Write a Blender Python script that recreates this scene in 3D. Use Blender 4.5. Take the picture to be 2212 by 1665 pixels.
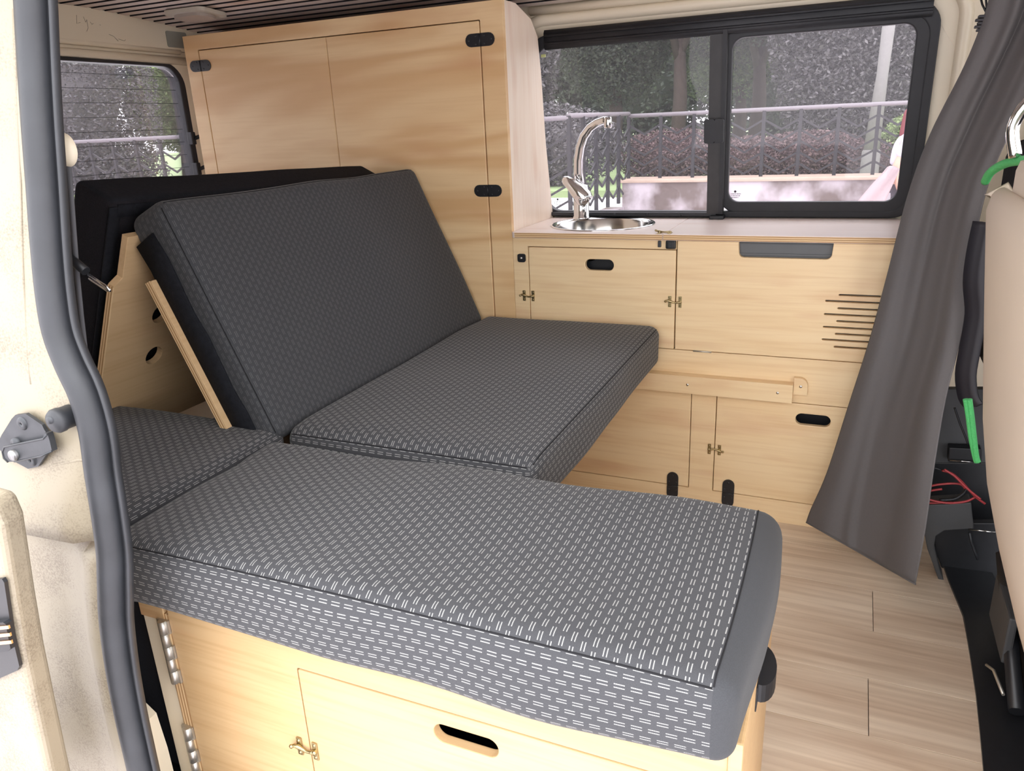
import bpy, bmesh, math, random
from math import sin, cos, pi, sqrt, radians
from mathutils import Vector, Matrix, Euler, noise

for o in list(bpy.data.objects):
    bpy.data.objects.remove(o, do_unlink=True)
S = bpy.context.scene
COL = S.collection
random.seed(7)

# ------------------------------------------------------------------ camera
FPX = 1638.08
EUL = Euler((1.2387698, 0.0442711, 0.4104767), 'XYZ')
CAMPOS = Vector((0, 0, 1.06))
cd = bpy.data.cameras.new('camera')
cd.sensor_fit = 'HORIZONTAL'
cd.sensor_width = 36.0
cd.lens = FPX / 2212 * 36.0
cd.clip_start = 0.02
cd.clip_end = 300
cam = bpy.data.objects.new('camera', cd)
cam.location = CAMPOS
cam.rotation_euler = EUL
COL.objects.link(cam)
S.camera = cam
RM = EUL.to_matrix()

# ------------------------------------------------------------------ light
W = bpy.data.worlds.new('overcast_sky')
S.world = W
W.use_nodes = True
wn = W.node_tree.nodes
wl = W.node_tree.links
wn.clear()
w_out = wn.new('ShaderNodeOutputWorld')
w_bg = wn.new('ShaderNodeBackground')
w_tc = wn.new('ShaderNodeTexCoord')
w_sx = wn.new('ShaderNodeSeparateXYZ')
w_cr = wn.new('ShaderNodeValToRGB')
w_cr.color_ramp.elements[0].position = 0.0
w_cr.color_ramp.elements[0].color = (0.80, 0.80, 0.82, 1)
w_cr.color_ramp.elements[1].position = 0.6
w_cr.color_ramp.elements[1].color = (1.0, 1.0, 1.03, 1)
w_bg.inputs['Strength'].default_value = 3.3
wl.new(w_tc.outputs['Generated'], w_sx.inputs[0])
wl.new(w_sx.outputs['Z'], w_cr.inputs[0])
wl.new(w_cr.outputs[0], w_bg.inputs['Color'])
wl.new(w_bg.outputs[0], w_out.inputs[0])
sl = bpy.data.lights.new('hazy_sun', 'SUN')
sl.energy = 0.3
sl.angle = radians(25)
sl.color = (1.0, 0.96, 0.9)
so = bpy.data.objects.new('hazy_sun', sl)
so.rotation_euler = Vector((-0.32, 0.62, -0.72)).to_track_quat('-Z', 'Y').to_euler()
COL.objects.link(so)
S.view_settings.view_transform = 'Standard'
S.view_settings.look = 'None'
S.view_settings.gamma = 1.0
S.view_settings.use_curve_mapping = False
S.view_settings.exposure = 0.62


# ------------------------------------------------------------------ helpers
def ray(u, v):
    return RM @ Vector(((u - 1106) / FPX, -(v - 832.5) / FPX, -1.0))


def at(u, v, ax, val):
    """point of a known plane of the van (x, y or z = val) measured from a photo position"""
    d = ray(u, v)
    i = 'xyz'.index(ax)
    return CAMPOS + d * ((val - CAMPOS[i]) / d[i])


def thing(name, label, cat, loc=(0, 0, 0), group=None):
    o = bpy.data.objects.new(name, None)
    COL.objects.link(o)
    o.location = loc
    o.empty_display_size = 0.05
    o['label'] = label
    o['category'] = cat
    if group:
        o['group'] = group
    return o


def tag(o, label, cat, group=None):
    o['label'] = label
    o['category'] = cat
    if group:
        o['group'] = group
    return o


def wloc(o):
    v = Vector(o.location)
    p = o.parent
    while p:
        v += p.location
        p = p.parent
    return v


def link(name, me, mat=None, parent=None):
    o = bpy.data.objects.new(name, me)
    COL.objects.link(o)
    if mat and not me.materials:
        me.materials.append(mat)
    if parent:
        o.parent = parent
        o.matrix_parent_inverse = Matrix.Translation(-abs_loc(parent))
    return o


def abs_loc(o):
    # parts are modelled in van coordinates; only the things' Empties are moved
    return o.location.copy() if o.parent is None else Vector((0, 0, 0))


def mk(name, verts, faces, mat, parent=None, smooth=False, uvs=None):
    me = bpy.data.meshes.new(name)
    me.from_pydata([tuple(v) for v in verts], [], faces)
    if uvs is not None:
        lay = me.uv_layers.new(name='UVMap')
        for p in me.polygons:
            for k, li in enumerate(p.loop_indices):
                lay.data[li].uv = uvs[p.index][k]
    if smooth:
        me.polygons.foreach_set('use_smooth', [True] * len(me.polygons))
    me.update()
    return link(name, me, mat, parent)


class MB:
    """collects primitives of one part"""
    def __init__(self):
        self.v = []
        self.f = []
        self.sm = []

    def add(self, v, f, smooth=False):
        b = len(self.v)
        self.v += [Vector(p) for p in v]
        self.f += [[b + i for i in q] for q in f]
        self.sm += [smooth] * len(f)
        return self

    def box(self, lo, hi, bevel=0.0, mat=None):
        bm = bmesh.new()
        bmesh.ops.create_cube(bm, size=1)
        c = [(a + b) / 2 for a, b in zip(lo, hi)]
        s = [abs(b - a) for a, b in zip(lo, hi)]
        for vv in bm.verts:
            vv.co = Vector((c[0] + vv.co.x * s[0], c[1] + vv.co.y * s[1], c[2] + vv.co.z * s[2]))
        if bevel > 0:
            bmesh.ops.bevel(bm, geom=bm.edges[:], offset=min(bevel, min(s) * 0.45), segments=2, affect='EDGES', profile=0.6)
        bm.verts.index_update()
        vs = [vv.co.copy() for vv in bm.verts]
        if mat is not None:
            vs = [mat @ p for p in vs]
        self.add(vs, [[q.index for q in ff.verts] for ff in bm.faces])
        bm.free()
        return self

    def tube(self, pts, r, n=10, closed=False, cap=True):
        pts = [Vector(p) for p in pts]
        m = len(pts)
        rr = r if isinstance(r, (list, tuple)) else [r] * m
        vs = []
        fs = []
        up = None
        for i, p in enumerate(pts):
            if closed:
                t = (pts[(i + 1) % m] - pts[i - 1]).normalized()
            else:
                t = (pts[min(i + 1, m - 1)] - pts[max(i - 1, 0)]).normalized()
            if up is None:
                up = Vector((0, 0, 1)) if abs(t.z) < 0.9 else Vector((1, 0, 0))
            a = (up - t * up.dot(t)).normalized()
            up = a
            b = t.cross(a)
            for k in range(n):
                w = 2 * pi * k / n
                vs.append(p + (a * cos(w) + b * sin(w)) * rr[i])
        for i in range(m if closed else m - 1):
            j = (i + 1) % m
            for k in range(n):
                l = (k + 1) % n
                fs.append([i * n + k, i * n + l, j * n + l, j * n + k])
        self.add(vs, fs, True)
        if cap and not closed:
            b = len(self.v) - len(vs)
            self.f += [[b + k for k in range(n)][::-1], [b + (m - 1) * n + k for k in range(n)]]
            self.sm += [False, False]
        return self

    def lathe(self, prof, c, axis='z', n=32):
        """prof: list of (radius, height)"""
        c = Vector(c)
        vs = []
        fs = []
        for r, h in prof:
            for k in range(n):
                w = 2 * pi * k / n
                if axis == 'z':
                    vs.append(c + Vector((r * cos(w), r * sin(w), h)))
                elif axis == 'y':
                    vs.append(c + Vector((r * cos(w), -h, r * sin(w))))
                else:
                    vs.append(c + Vector((h, r * cos(w), r * sin(w))))
        for i in range(len(prof) - 1):
            for k in range(n):
                l = (k + 1) % n
                fs.append([i * n + k, i * n + l, (i + 1) * n + l, (i + 1) * n + k])
        return self.add(vs, fs, True)

    def sweep(self, path, prof, side, closed=False):
        """prof: 2D points in (side, normal) frame carried along path"""
        path = [Vector(p) for p in path]
        m = len(path)
        n = len(prof)
        vs = []
        fs = []
        for i, p in enumerate(path):
            t = (path[(i + 1) % m] - path[i - 1]) if closed else (path[min(i + 1, m - 1)] - path[max(i - 1, 0)])
            t.normalize()
            sd = side(i) if callable(side) else Vector(side)
            a = (sd - t * sd.dot(t)).normalized()
            b = t.cross(a)
            for (q, w) in prof:
                vs.append(p + a * q + b * w)
        for i in range(m if closed else m - 1):
            j = (i + 1) % m
            for k in range(n):
                l = (k + 1) % n
                fs.append([i * n + k, i * n + l, j * n + l, j * n + k])
        if not closed:
            fs.append(list(range(n))[::-1])
            fs.append([(m - 1) * n + k for k in range(n)])
        return self.add(vs, fs, True)

    def prism(self, poly, f):
        """poly: 2D outline, f(a, b, t) -> point with t in 0..1"""
        n = len(poly)
        vs = [f(a, b, 0) for a, b in poly] + [f(a, b, 1) for a, b in poly]
        fs = [list(range(n))[::-1], list(range(n, 2 * n))]
        for k in range(n):
            l = (k + 1) % n
            fs.append([k, l, n + l, n + k])
        return self.add(vs, fs)

    def data(self, name):
        me = bpy.data.meshes.new(name)
        me.from_pydata([tuple(p) for p in self.v], [], self.f)
        me.polygons.foreach_set('use_smooth', self.sm)
        me.update()
        bm = bmesh.new()
        bm.from_mesh(me)
        bmesh.ops.recalc_face_normals(bm, faces=bm.faces[:])
        bm.to_mesh(me)
        bm.free()
        return me

    def build(self, name, mat, parent=None):
        return link(name, self.data(name), mat, parent)


def rrect(x0, z0, x1, z1, r=0.0, n=6, rs=None):
    """rounded rectangle loop; rs = radii of (bl, br, tr, tl)"""
    rs = rs or (r, r, r, r)
    out = []
    for (cx, cz, sx, sz, a0, rr) in ((x0, z0, 1, 1, pi, rs[0]), (x1, z0, -1, 1, 1.5 * pi, rs[1]),
                                     (x1, z1, -1, -1, 0, rs[2]), (x0, z1, 1, -1, 0.5 * pi, rs[3])):
        if rr <= 0:
            out.append((cx, cz))
            continue
        for k in range(n + 1):
            a = a0 + 0.5 * pi * k / n
            out.append((cx + sx * rr + rr * cos(a), cz + sz * rr + rr * sin(a)))
    return out


def circle(cx, cy, r, n=40):
    return [(cx + r * cos(2 * pi * k / n), cy + r * sin(2 * pi * k / n)) for k in range(n)]


def plate_mesh(name, outer, holes, thick, fn, bevel=0.0008):
    """sheet with holes: 2D outline filled and given thickness, edges eased. fn(a,b,c) -> van point"""
    cu = bpy.data.curves.new('tmp', 'CURVE')
    cu.dimensions = '2D'
    cu.fill_mode = 'BOTH'
    cu.extrude = max(thick / 2 - bevel, 0.0001)
    cu.bevel_depth = bevel
    cu.bevel_resolution = 1
    cu.offset = -bevel
    for loop in [outer] + list(holes):
        sp = cu.splines.new('POLY')
        sp.points.add(len(loop) - 1)
        for p, (a, b) in zip(sp.points, loop):
            p.co = (a, b, 0, 1)
        sp.use_cyclic_u = True
    co = bpy.data.objects.new('tmp', cu)
    me = bpy.data.meshes.new_from_object(co)
    bpy.data.objects.remove(co)
    bpy.data.curves.remove(cu)
    me.name = name
    for v in me.vertices:
        v.co = fn(v.co.x, v.co.y, v.co.z)
    me.materials.clear()
    me.polygons.foreach_set('use_smooth', [False] * len(me.polygons))
    me.update()
    return me


def plate_xz(name, outer, holes, yfront, thick, mat, parent=None, bevel=0.0008):
    return link(name, plate_mesh(name, outer, holes, thick, lambda a, b, c: Vector((a, yfront + thick / 2 - c, b)), bevel), mat, parent)


def plate_yz(name, outer, holes, xfront, thick, mat, parent=None, bevel=0.0008):
    return link(name, plate_mesh(name, outer, holes, thick, lambda a, b, c: Vector((xfront - thick / 2 + c, a, b)), bevel), mat, parent)


def plate_xy(name, outer, holes, ztop, thick, mat, parent=None, bevel=0.0008):
    return link(name, plate_mesh(name, outer, holes, thick, lambda a, b, c: Vector((a, b, ztop - thick / 2 + c)), bevel), mat, parent)


# ------------------------------------------------------------------ materials
def lin(r, g, b):
    def f(c):
        c /= 255.0
        return c / 12.92 if c <= 0.04045 else ((c + 0.055) / 1.055) ** 2.4
    return (f(r), f(g), f(b), 1)


def new_mat(name):
    m = bpy.data.materials.new(name)
    m.use_nodes = True
    return m, m.node_tree.nodes, m.node_tree.links, m.node_tree.nodes['Principled BSDF']


def plain(name, col, rough=0.5, metal=0.0, var=0.12, nscale=30, bump=0.0, bscale=200, spec=0.5, sheen=0.0):
    m, N, L, B = new_mat(name)
    tc = N.new('ShaderNodeTexCoord')
    nz = N.new('ShaderNodeTexNoise')
    nz.inputs['Scale'].default_value = nscale
    nz.inputs['Detail'].default_value = 4
    L.new(tc.outputs['Object'], nz.inputs['Vector'])
    mx = N.new('ShaderNodeMix')
    mx.data_type = 'RGBA'
    mx.inputs[6].default_value = (col[0] * (1 - var), col[1] * (1 - var), col[2] * (1 - var), 1)
    mx.inputs[7].default_value = (min(1, col[0] * (1 + var)), min(1, col[1] * (1 + var)), min(1, col[2] * (1 + var)), 1)
    L.new(nz.outputs['Fac'], mx.inputs[0])
    L.new(mx.outputs[2], B.inputs['Base Color'])
    B.inputs['Roughness'].default_value = rough
    B.inputs['Metallic'].default_value = metal
    B.inputs['Specular IOR Level'].default_value = spec
    if sheen:
        B.inputs['Sheen Weight'].default_value = sheen
    if bump > 0:
        n2 = N.new('ShaderNodeTexNoise')
        n2.inputs['Scale'].default_value = bscale
        n2.inputs['Detail'].default_value = 2
        L.new(tc.outputs['Object'], n2.inputs['Vector'])
        bp = N.new('ShaderNodeBump')
        bp.inputs['Strength'].default_value = bump
        bp.inputs['Distance'].default_value = 0.002
        L.new(n2.outputs['Fac'], bp.inputs['Height'])
        L.new(bp.outputs['Normal'], B.inputs['Normal'])
    return m


def wood(name, light, dark, streak, axis='x', rough=0.42, flame=0.5, seed=0.0, fscale=1.0, bands=26.0, fine_amt=0.55):
    """veneer: long fine streaks along an axis, broad flame figure, small pink flecks"""
    m, N, L, B = new_mat(name)
    tc = N.new('ShaderNodeTexCoord')

    def mapped(sc, rot=(0, 0, 0)):
        mp = N.new('ShaderNodeMapping')
        mp.inputs['Scale'].default_value = sc
        mp.inputs['Location'].default_value = (seed, seed * 1.7, seed * 0.6)
        mp.inputs['Rotation'].default_value = rot
        L.new(tc.outputs['Object'], mp.inputs['Vector'])
        return mp
    i = 'xyz'.index(axis)
    sc1 = [1.0] * 3
    for k in range(3):
        sc1[k] = 5.0 if k == i else 130.0
    sc2 = [1.0] * 3
    for k in range(3):
        sc2[k] = 0.9 * fscale if k == i else 7.0 * fscale
    fine = N.new('ShaderNodeTexNoise')
    fine.inputs['Scale'].default_value = 1.0
    fine.inputs['Detail'].default_value = 4
    L.new(mapped(sc1).outputs[0], fine.inputs['Vector'])
    broad = N.new('ShaderNodeTexNoise')
    broad.inputs['Scale'].default_value = 1.0
    broad.inputs['Detail'].default_value = 3
    broad.inputs['Distortion'].default_value = 0.7
    L.new(mapped(sc2).outputs[0], broad.inputs['Vector'])
    # bands of the flame figure
    mul = N.new('ShaderNodeMath')
    mul.operation = 'MULTIPLY'
    mul.inputs[1].default_value = bands
    L.new(broad.outputs['Fac'], mul.inputs[0])
    sn = N.new('ShaderNodeMath')
    sn.operation = 'SINE'
    L.new(mul.outputs[0], sn.inputs[0])
    mr = N.new('ShaderNodeMapRange')
    mr.inputs[1].default_value = -1
    mr.inputs[2].default_value = 1
    L.new(sn.outputs[0], mr.inputs[0])
    m1 = N.new('ShaderNodeMix')
    m1.data_type = 'RGBA'
    m1.inputs[6].default_value = light
    m1.inputs[7].default_value = dark
    f1 = N.new('ShaderNodeMath')
    f1.operation = 'MULTIPLY'
    f1.inputs[1].default_value = flame
    L.new(mr.outputs[0], f1.inputs[0])
    L.new(f1.outputs[0], m1.inputs[0])
    cr = N.new('ShaderNodeValToRGB')
    cr.color_ramp.elements[0].position = 0.45
    cr.color_ramp.elements[0].color = (0, 0, 0, 1)
    cr.color_ramp.elements[1].position = 0.8
    cr.color_ramp.elements[1].color = (1, 1, 1, 1)
    L.new(fine.outputs['Fac'], cr.inputs[0])
    f2 = N.new('ShaderNodeMath')
    f2.operation = 'MULTIPLY'
    f2.inputs[1].default_value = fine_amt
    L.new(cr.outputs[0], f2.inputs[0])
    m2 = N.new('ShaderNodeMix')
    m2.data_type = 'RGBA'
    m2.inputs[7].default_value = streak
    L.new(f2.outputs[0], m2.inputs[0])
    L.new(m1.outputs[2], m2.inputs[6])
    # broad pinkish flecks
    pk = N.new('ShaderNodeTexNoise')
    pk.inputs['Scale'].default_value = 1.0
    pk.inputs['Detail'].default_value = 2
    sc3 = [3.0 if k == i else 14.0 for k in range(3)]
    L.new(mapped(sc3).outputs[0], pk.inputs['Vector'])
    cr2 = N.new('ShaderNodeValToRGB')
    cr2.color_ramp.elements[0].position = 0.58
    cr2.color_ramp.elements[0].color = (0, 0, 0, 1)
    cr2.color_ramp.elements[1].position = 0.8
    cr2.color_ramp.elements[1].color = (0.5, 0.5, 0.5, 1)
    L.new(pk.outputs['Fac'], cr2.inputs[0])
    m3 = N.new('ShaderNodeMix')
    m3.data_type = 'RGBA'
    m3.inputs[7].default_value = lin(205, 148, 108)
    L.new(cr2.outputs[0], m3.inputs[0])
    L.new(m2.outputs[2], m3.inputs[6])
    L.new(m3.outputs[2], B.inputs['Base Color'])
    B.inputs['Roughness'].default_value = rough
    bp = N.new('ShaderNodeBump')
    bp.inputs['Strength'].default_value = 0.08
    bp.inputs['Distance'].default_value = 0.001
    L.new(fine.outputs['Fac'], bp.inputs['Height'])
    L.new(bp.outputs['Normal'], B.inputs['Normal'])
    return m


def ply(name, vec=(0, 0, 1), pitch=0.005):
    """plywood edge: alternating plies across the thickness"""
    m, N, L, B = new_mat(name)
    tc = N.new('ShaderNodeTexCoord')
    sx = N.new('ShaderNodeVectorMath')
    sx.operation = 'DOT_PRODUCT'
    sx.inputs[1].default_value = vec
    L.new(tc.outputs['Object'], sx.inputs[0])
    nz = N.new('ShaderNodeTexNoise')
    nz.inputs['Scale'].default_value = 40
    L.new(tc.outputs['Object'], nz.inputs['Vector'])
    k = N.new('ShaderNodeMath')
    k.operation = 'MULTIPLY'
    k.inputs[1].default_value = 2 * pi / pitch
    L.new(sx.outputs['Value'], k.inputs[0])
    ad = N.new('ShaderNodeMath')
    ad.operation = 'ADD'
    L.new(k.outputs[0], ad.inputs[0])
    L.new(nz.outputs['Fac'], ad.inputs[1])
    sn = N.new('ShaderNodeMath')
    sn.operation = 'SINE'
    L.new(ad.outputs[0], sn.inputs[0])
    mr = N.new('ShaderNodeMapRange')
    mr.inputs[1].default_value = -0.6
    mr.inputs[2].default_value = 0.6
    L.new(sn.outputs[0], mr.inputs[0])
    mx = N.new('ShaderNodeMix')
    mx.data_type = 'RGBA'
    mx.inputs[6].default_value = lin(176, 134, 88)
    mx.inputs[7].default_value = lin(234, 205, 160)
    L.new(mr.outputs[0], mx.inputs[0])
    L.new(mx.outputs[2], B.inputs['Base Color'])
    B.inputs['Roughness'].default_value = 0.6
    return m


def fabric(name, base, dash, amount=1.0):
    """woven upholstery: staggered columns of short double dotted dashes (UV in metres, dashes along V)"""
    m, N, L, B = new_mat(name)
    tc = N.new('ShaderNodeTexCoord')
    sx = N.new('ShaderNodeSeparateXYZ')
    L.new(tc.outputs['UV'], sx.inputs[0])

    def M(op, a, b=None, c=None):
        n = N.new('ShaderNodeMath')
        n.operation = op
        for k, q in enumerate((a, b, c)):
            if q is None:
                continue
            if isinstance(q, (int, float)):
                n.inputs[k].default_value = q
            else:
                L.new(q, n.inputs[k])
        return n.outputs[0]
    u = M('DIVIDE', sx.outputs[0], 0.0122)
    col = M('FLOOR', u)
    fu = M('SUBTRACT', M('FRACT', u), 0.5)
    au = M('ABSOLUTE', fu)
    l1 = M('LESS_THAN', M('ABSOLUTE', M('SUBTRACT', au, 0.15)), 0.048)
    par = M('FLOORED_MODULO', col, 2.0)
    v = M('ADD', M('DIVIDE', sx.outputs[1], 0.0180), M('MULTIPLY', par, 0.5))
    fv = M('FRACT', v)
    l2 = M('LESS_THAN', fv, 0.66)
    dt = M('GREATER_THAN', M('FRACT', M('DIVIDE', sx.outputs[1], 0.0018)), 0.35)
    mask = M('MULTIPLY', M('MULTIPLY', l1, l2), M('ADD', 0.45, M('MULTIPLY', dt, 0.55)))
    mask = M('MULTIPLY', mask, amount)
    nz = N.new('ShaderNodeTexNoise')
    nz.inputs['Scale'].default_value = 900
    nz.inputs['Detail'].default_value = 2
    L.new(tc.outputs['UV'], nz.inputs['Vector'])
    mb = N.new('ShaderNodeMix')
    mb.data_type = 'RGBA'
    mb.inputs[6].default_value = (base[0] * 0.65, base[1] * 0.65, base[2] * 0.65, 1)
    mb.inputs[7].default_value = (base[0] * 1.35, base[1] * 1.35, base[2] * 1.35, 1)
    L.new(nz.outputs['Fac'], mb.inputs[0])
    mx = N.new('ShaderNodeMix')
    mx.data_type = 'RGBA'
    mx.inputs[7].default_value = dash
    L.new(mask, mx.inputs[0])
    L.new(mb.outputs[2], mx.inputs[6])
    L.new(mx.outputs[2], B.inputs['Base Color'])
    B.inputs['Roughness'].default_value = 0.85
    B.inputs['Specular IOR Level'].default_value = 0.25
    B.inputs['Sheen Weight'].default_value = 0.12
    B.inputs['Sheen Roughness'].default_value = 0.5
    bp = N.new('ShaderNodeBump')
    bp.inputs['Strength'].default_value = 0.25
    bp.inputs['Distance'].default_value = 0.0008
    L.new(nz.outputs['Fac'], bp.inputs['Height'])
    L.new(bp.outputs['Normal'], B.inputs['Normal'])
    return m


def glass(name, tint, dust=0.12, dustcol=(0.75, 0.70, 0.78, 1)):
    """tinted, dusty pane"""
    m, N, L, B = new_mat(name)
    N.remove(B)
    out = N['Material Output']
    tr = N.new('ShaderNodeBsdfTransparent')
    tr.inputs[0].default_value = tint
    gl = N.new('ShaderNodeBsdfGlossy')
    gl.inputs['Roughness'].default_value = 0.02
    df = N.new('ShaderNodeBsdfDiffuse')
    df.inputs[0].default_value = dustcol
    tl = N.new('ShaderNodeBsdfTranslucent')
    tl.inputs[0].default_value = dustcol
    fr = N.new('ShaderNodeFresnel')
    fr.inputs[0].default_value = 1.45
    tc = N.new('ShaderNodeTexCoord')
    n1 = N.new('ShaderNodeTexNoise')
    n1.inputs['Scale'].default_value = 260
    n1.inputs['Detail'].default_value = 3
    L.new(tc.outputs['Object'], n1.inputs['Vector'])
    cr = N.new('ShaderNodeValToRGB')
    cr.color_ramp.elements[0].position = 0.60
    cr.color_ramp.elements[0].color = (0, 0, 0, 1)
    cr.color_ramp.elements[1].position = 0.75
    cr.color_ramp.elements[1].color = (1, 1, 1, 1)
    L.new(n1.outputs['Fac'], cr.inputs[0])
    n2 = N.new('ShaderNodeTexNoise')
    n2.inputs['Scale'].default_value = 7
    n2.inputs['Detail'].default_value = 3
    L.new(tc.outputs['Object'], n2.inputs['Vector'])
    mu = N.new('ShaderNodeMath')
    mu.operation = 'MULTIPLY_ADD'
    mu.inputs[1].default_value = dust * 1.6
    mu.inputs[2].default_value = dust * 0.55
    ml = N.new('ShaderNodeMath')
    ml.operation = 'MULTIPLY'
    L.new(cr.outputs[0], ml.inputs[0])
    L.new(n2.outputs['Fac'], ml.inputs[1])
    L.new(ml.outputs[0], mu.inputs[0])
    mdt = N.new('ShaderNodeMixShader')
    mdt.inputs[0].default_value = 0.6
    L.new(df.outputs[0], mdt.inputs[1])
    L.new(tl.outputs[0], mdt.inputs[2])
    mA = N.new('ShaderNodeMixShader')
    L.new(mu.outputs[0], mA.inputs[0])
    L.new(tr.outputs[0], mA.inputs[1])
    L.new(mdt.outputs[0], mA.inputs[2])
    mB = N.new('ShaderNodeMixShader')
    fm = N.new('ShaderNodeMath')
    fm.operation = 'MULTIPLY'
    fm.inputs[1].default_value = 0.6
    L.new(fr.outputs[0], fm.inputs[0])
    L.new(fm.outputs[0], mB.inputs[0])
    L.new(mA.outputs[0], mB.inputs[1])
    L.new(gl.outputs[0], mB.inputs[2])
    L.new(mB.outputs[0], out.inputs[0])
    return m


def dimmed_dirty_cream():  # cream darkened in the colour to offset full daylight, plus dirt and rust
    m, N, L, B = new_mat('cream_paint_dimmed')
    tc = N.new('ShaderNodeTexCoord')
    n1 = N.new('ShaderNodeTexNoise')
    n1.inputs['Scale'].default_value = 420
    n1.inputs['Detail'].default_value = 3
    n2 = N.new('ShaderNodeTexNoise')
    n2.inputs['Scale'].default_value = 14
    n2.inputs['Detail'].default_value = 4
    for q in (n1, n2):
        L.new(tc.outputs['Object'], q.inputs['Vector'])
    # road dirt speckle gathers in patches
    a = N.new('ShaderNodeMath')
    a.operation = 'MULTIPLY'
    L.new(n1.outputs['Fac'], a.inputs[0])
    L.new(n2.outputs['Fac'], a.inputs[1])
    cr = N.new('ShaderNodeValToRGB')
    cr.color_ramp.elements[0].position = 0.24
    cr.color_ramp.elements[0].color = lin(152, 142, 123)
    cr.color_ramp.elements[1].position = 0.42
    cr.color_ramp.elements[1].color = lin(124, 113, 97)
    L.new(a.outputs[0], cr.inputs[0])
    # rust stain below the ledge corner
    st_ = at(178, 1150, 'y', 0.545)
    d = N.new('ShaderNodeVectorMath')
    d.operation = 'DISTANCE'
    d.inputs[1].default_value = st_
    L.new(tc.outputs['Object'], d.inputs[0])
    ad = N.new('ShaderNodeMath')
    ad.operation = 'MULTIPLY_ADD'
    ad.inputs[1].default_value = 0.05
    L.new(n2.outputs['Fac'], ad.inputs[0])
    L.new(d.outputs['Value'], ad.inputs[2])
    c2 = N.new('ShaderNodeValToRGB')
    c2.color_ramp.elements[0].position = 0.028
    c2.color_ramp.elements[0].color = (0.8, 0.8, 0.8, 1)
    c2.color_ramp.elements[1].position = 0.055
    c2.color_ramp.elements[1].color = (0, 0, 0, 1)
    L.new(ad.outputs[0], c2.inputs[0])
    mx = N.new('ShaderNodeMix')
    mx.data_type = 'RGBA'
    mx.inputs[7].default_value = lin(112, 86, 66)
    L.new(c2.outputs[0], mx.inputs[0])
    L.new(cr.outputs[0], mx.inputs[6])
    L.new(mx.outputs[2], B.inputs['Base Color'])
    B.inputs['Roughness'].default_value = 0.42
    return m


WOOD = wood('beech_veneer', lin(243, 216, 172), lin(232, 199, 150), lin(222, 184, 134), 'x', flame=0.35)
WOOD_T = wood('tall_cabinet_veneer', lin(240, 208, 160), lin(218, 175, 124), lin(214, 172, 121), 'x', flame=0.85, seed=3.1, fscale=0.62, bands=30.0, fine_amt=0.3)
WOOD_S = wood('side_panel_veneer_lit', lin(246, 230, 212), lin(240, 220, 198), lin(232, 208, 184), 'z', flame=0.35, seed=5.0, rough=0.33)  # beech lightened: pinkish window light on the side panel put into the colour
WOOD_W = wood('worktop_veneer_lit', lin(252, 238, 230), lin(248, 232, 222), lin(240, 220, 208), 'x', flame=0.3, seed=8.0, rough=0.3)  # paler, pinker beech: window light and reflection painted into the veneer
WOOD_B = wood('bench_veneer_dimmed', lin(206, 174, 130), lin(196, 160, 113), lin(180, 141, 97), 'x', flame=0.35, seed=12.0)  # beech darkened in the colour to offset strong daylight at the door
WOOD_P = wood('bed_board_veneer', lin(214, 182, 140), lin(204, 170, 126), lin(196, 160, 116), 'y', flame=0.3, seed=15.0, rough=0.55)
PLYZ = ply('plywood_edge_flat', (0, 0, 1))
PLYA = ply('plywood_edge_backrest', (0.9147, 0, 0.4042), 0.006)
PLYB = ply('plywood_edge_rear_board', (-0.9033, 0, 0.429), 0.006)
PLYX = ply('plywood_edge_upright', (1, 0, 0), 0.006)
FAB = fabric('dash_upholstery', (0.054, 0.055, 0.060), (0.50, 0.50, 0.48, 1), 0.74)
FAB2 = fabric('dash_upholstery_dimmed', (0.046, 0.048, 0.053), (0.17, 0.17, 0.17, 1), 0.6)  # same cloth; backrest's weaker sheen at its angle painted into base and dashes
FABP = plain('plain_upholstery', (0.050, 0.052, 0.057), 0.9, var=0.3, nscale=900, bump=0.3, bscale=1500, spec=0.2, sheen=0.1)
MESHF = plain('black_spacer_mesh', (0.016, 0.015, 0.018), 0.95, var=0.6, nscale=500, bump=0.6, bscale=500, spec=0.15)
VELC = plain('black_velcro', (0.012, 0.013, 0.017), 0.9, var=0.5, nscale=120, bump=0.5, bscale=600, spec=0.2)
SEAM = plain('dark_seam_thread', (0.006, 0.006, 0.008), 0.9)
BLACK = plain('black_plastic', (0.010, 0.011, 0.014), 0.45, var=0.3)
BLACKM = plain('black_painted_metal', (0.014, 0.015, 0.018), 0.38, var=0.3, nscale=60)
RUB = plain('black_rubber', (0.030, 0.032, 0.037), 0.5, var=0.35, nscale=18, bump=0.15, bscale=120)
RUBF = plain('window_rubber', (0.017, 0.018, 0.022), 0.5, var=0.3, nscale=30)
ALU = plain('dark_window_bar', (0.032, 0.031, 0.032), 0.45, var=0.25, nscale=40)
GREYP = plain('grey_plastic', (0.060, 0.062, 0.066), 0.55, var=0.2, nscale=15)
CREAM = plain('cream_paint', lin(236, 224, 200), 0.35, var=0.04, nscale=6)
CREAM_DIM = dimmed_dirty_cream()
CHROME = plain('chrome', (0.78, 0.78, 0.78), 0.08, 1.0, var=0.02)
STEEL = plain('brushed_steel', (0.68, 0.67, 0.64), 0.16, 1.0, var=0.05)
ZINC = plain('zinc_plated_steel', (0.62, 0.60, 0.55), 0.42, 0.9, var=0.1)
DARKST = plain('worn_dark_steel', (0.055, 0.058, 0.064), 0.42, 0.5, var=0.4, nscale=45)
BRASS = plain('antique_brass', (0.46, 0.37, 0.20), 0.32, 1.0, var=0.25, nscale=200)
COPPER = plain('copper_contact', (0.80, 0.50, 0.28), 0.25, 1.0, var=0.1)
CURT = plain('grey_curtain_cloth', lin(100, 97, 97), 0.85, var=0.06, nscale=200, bump=0.1, bscale=900, spec=0.2, sheen=0.05)
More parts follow.
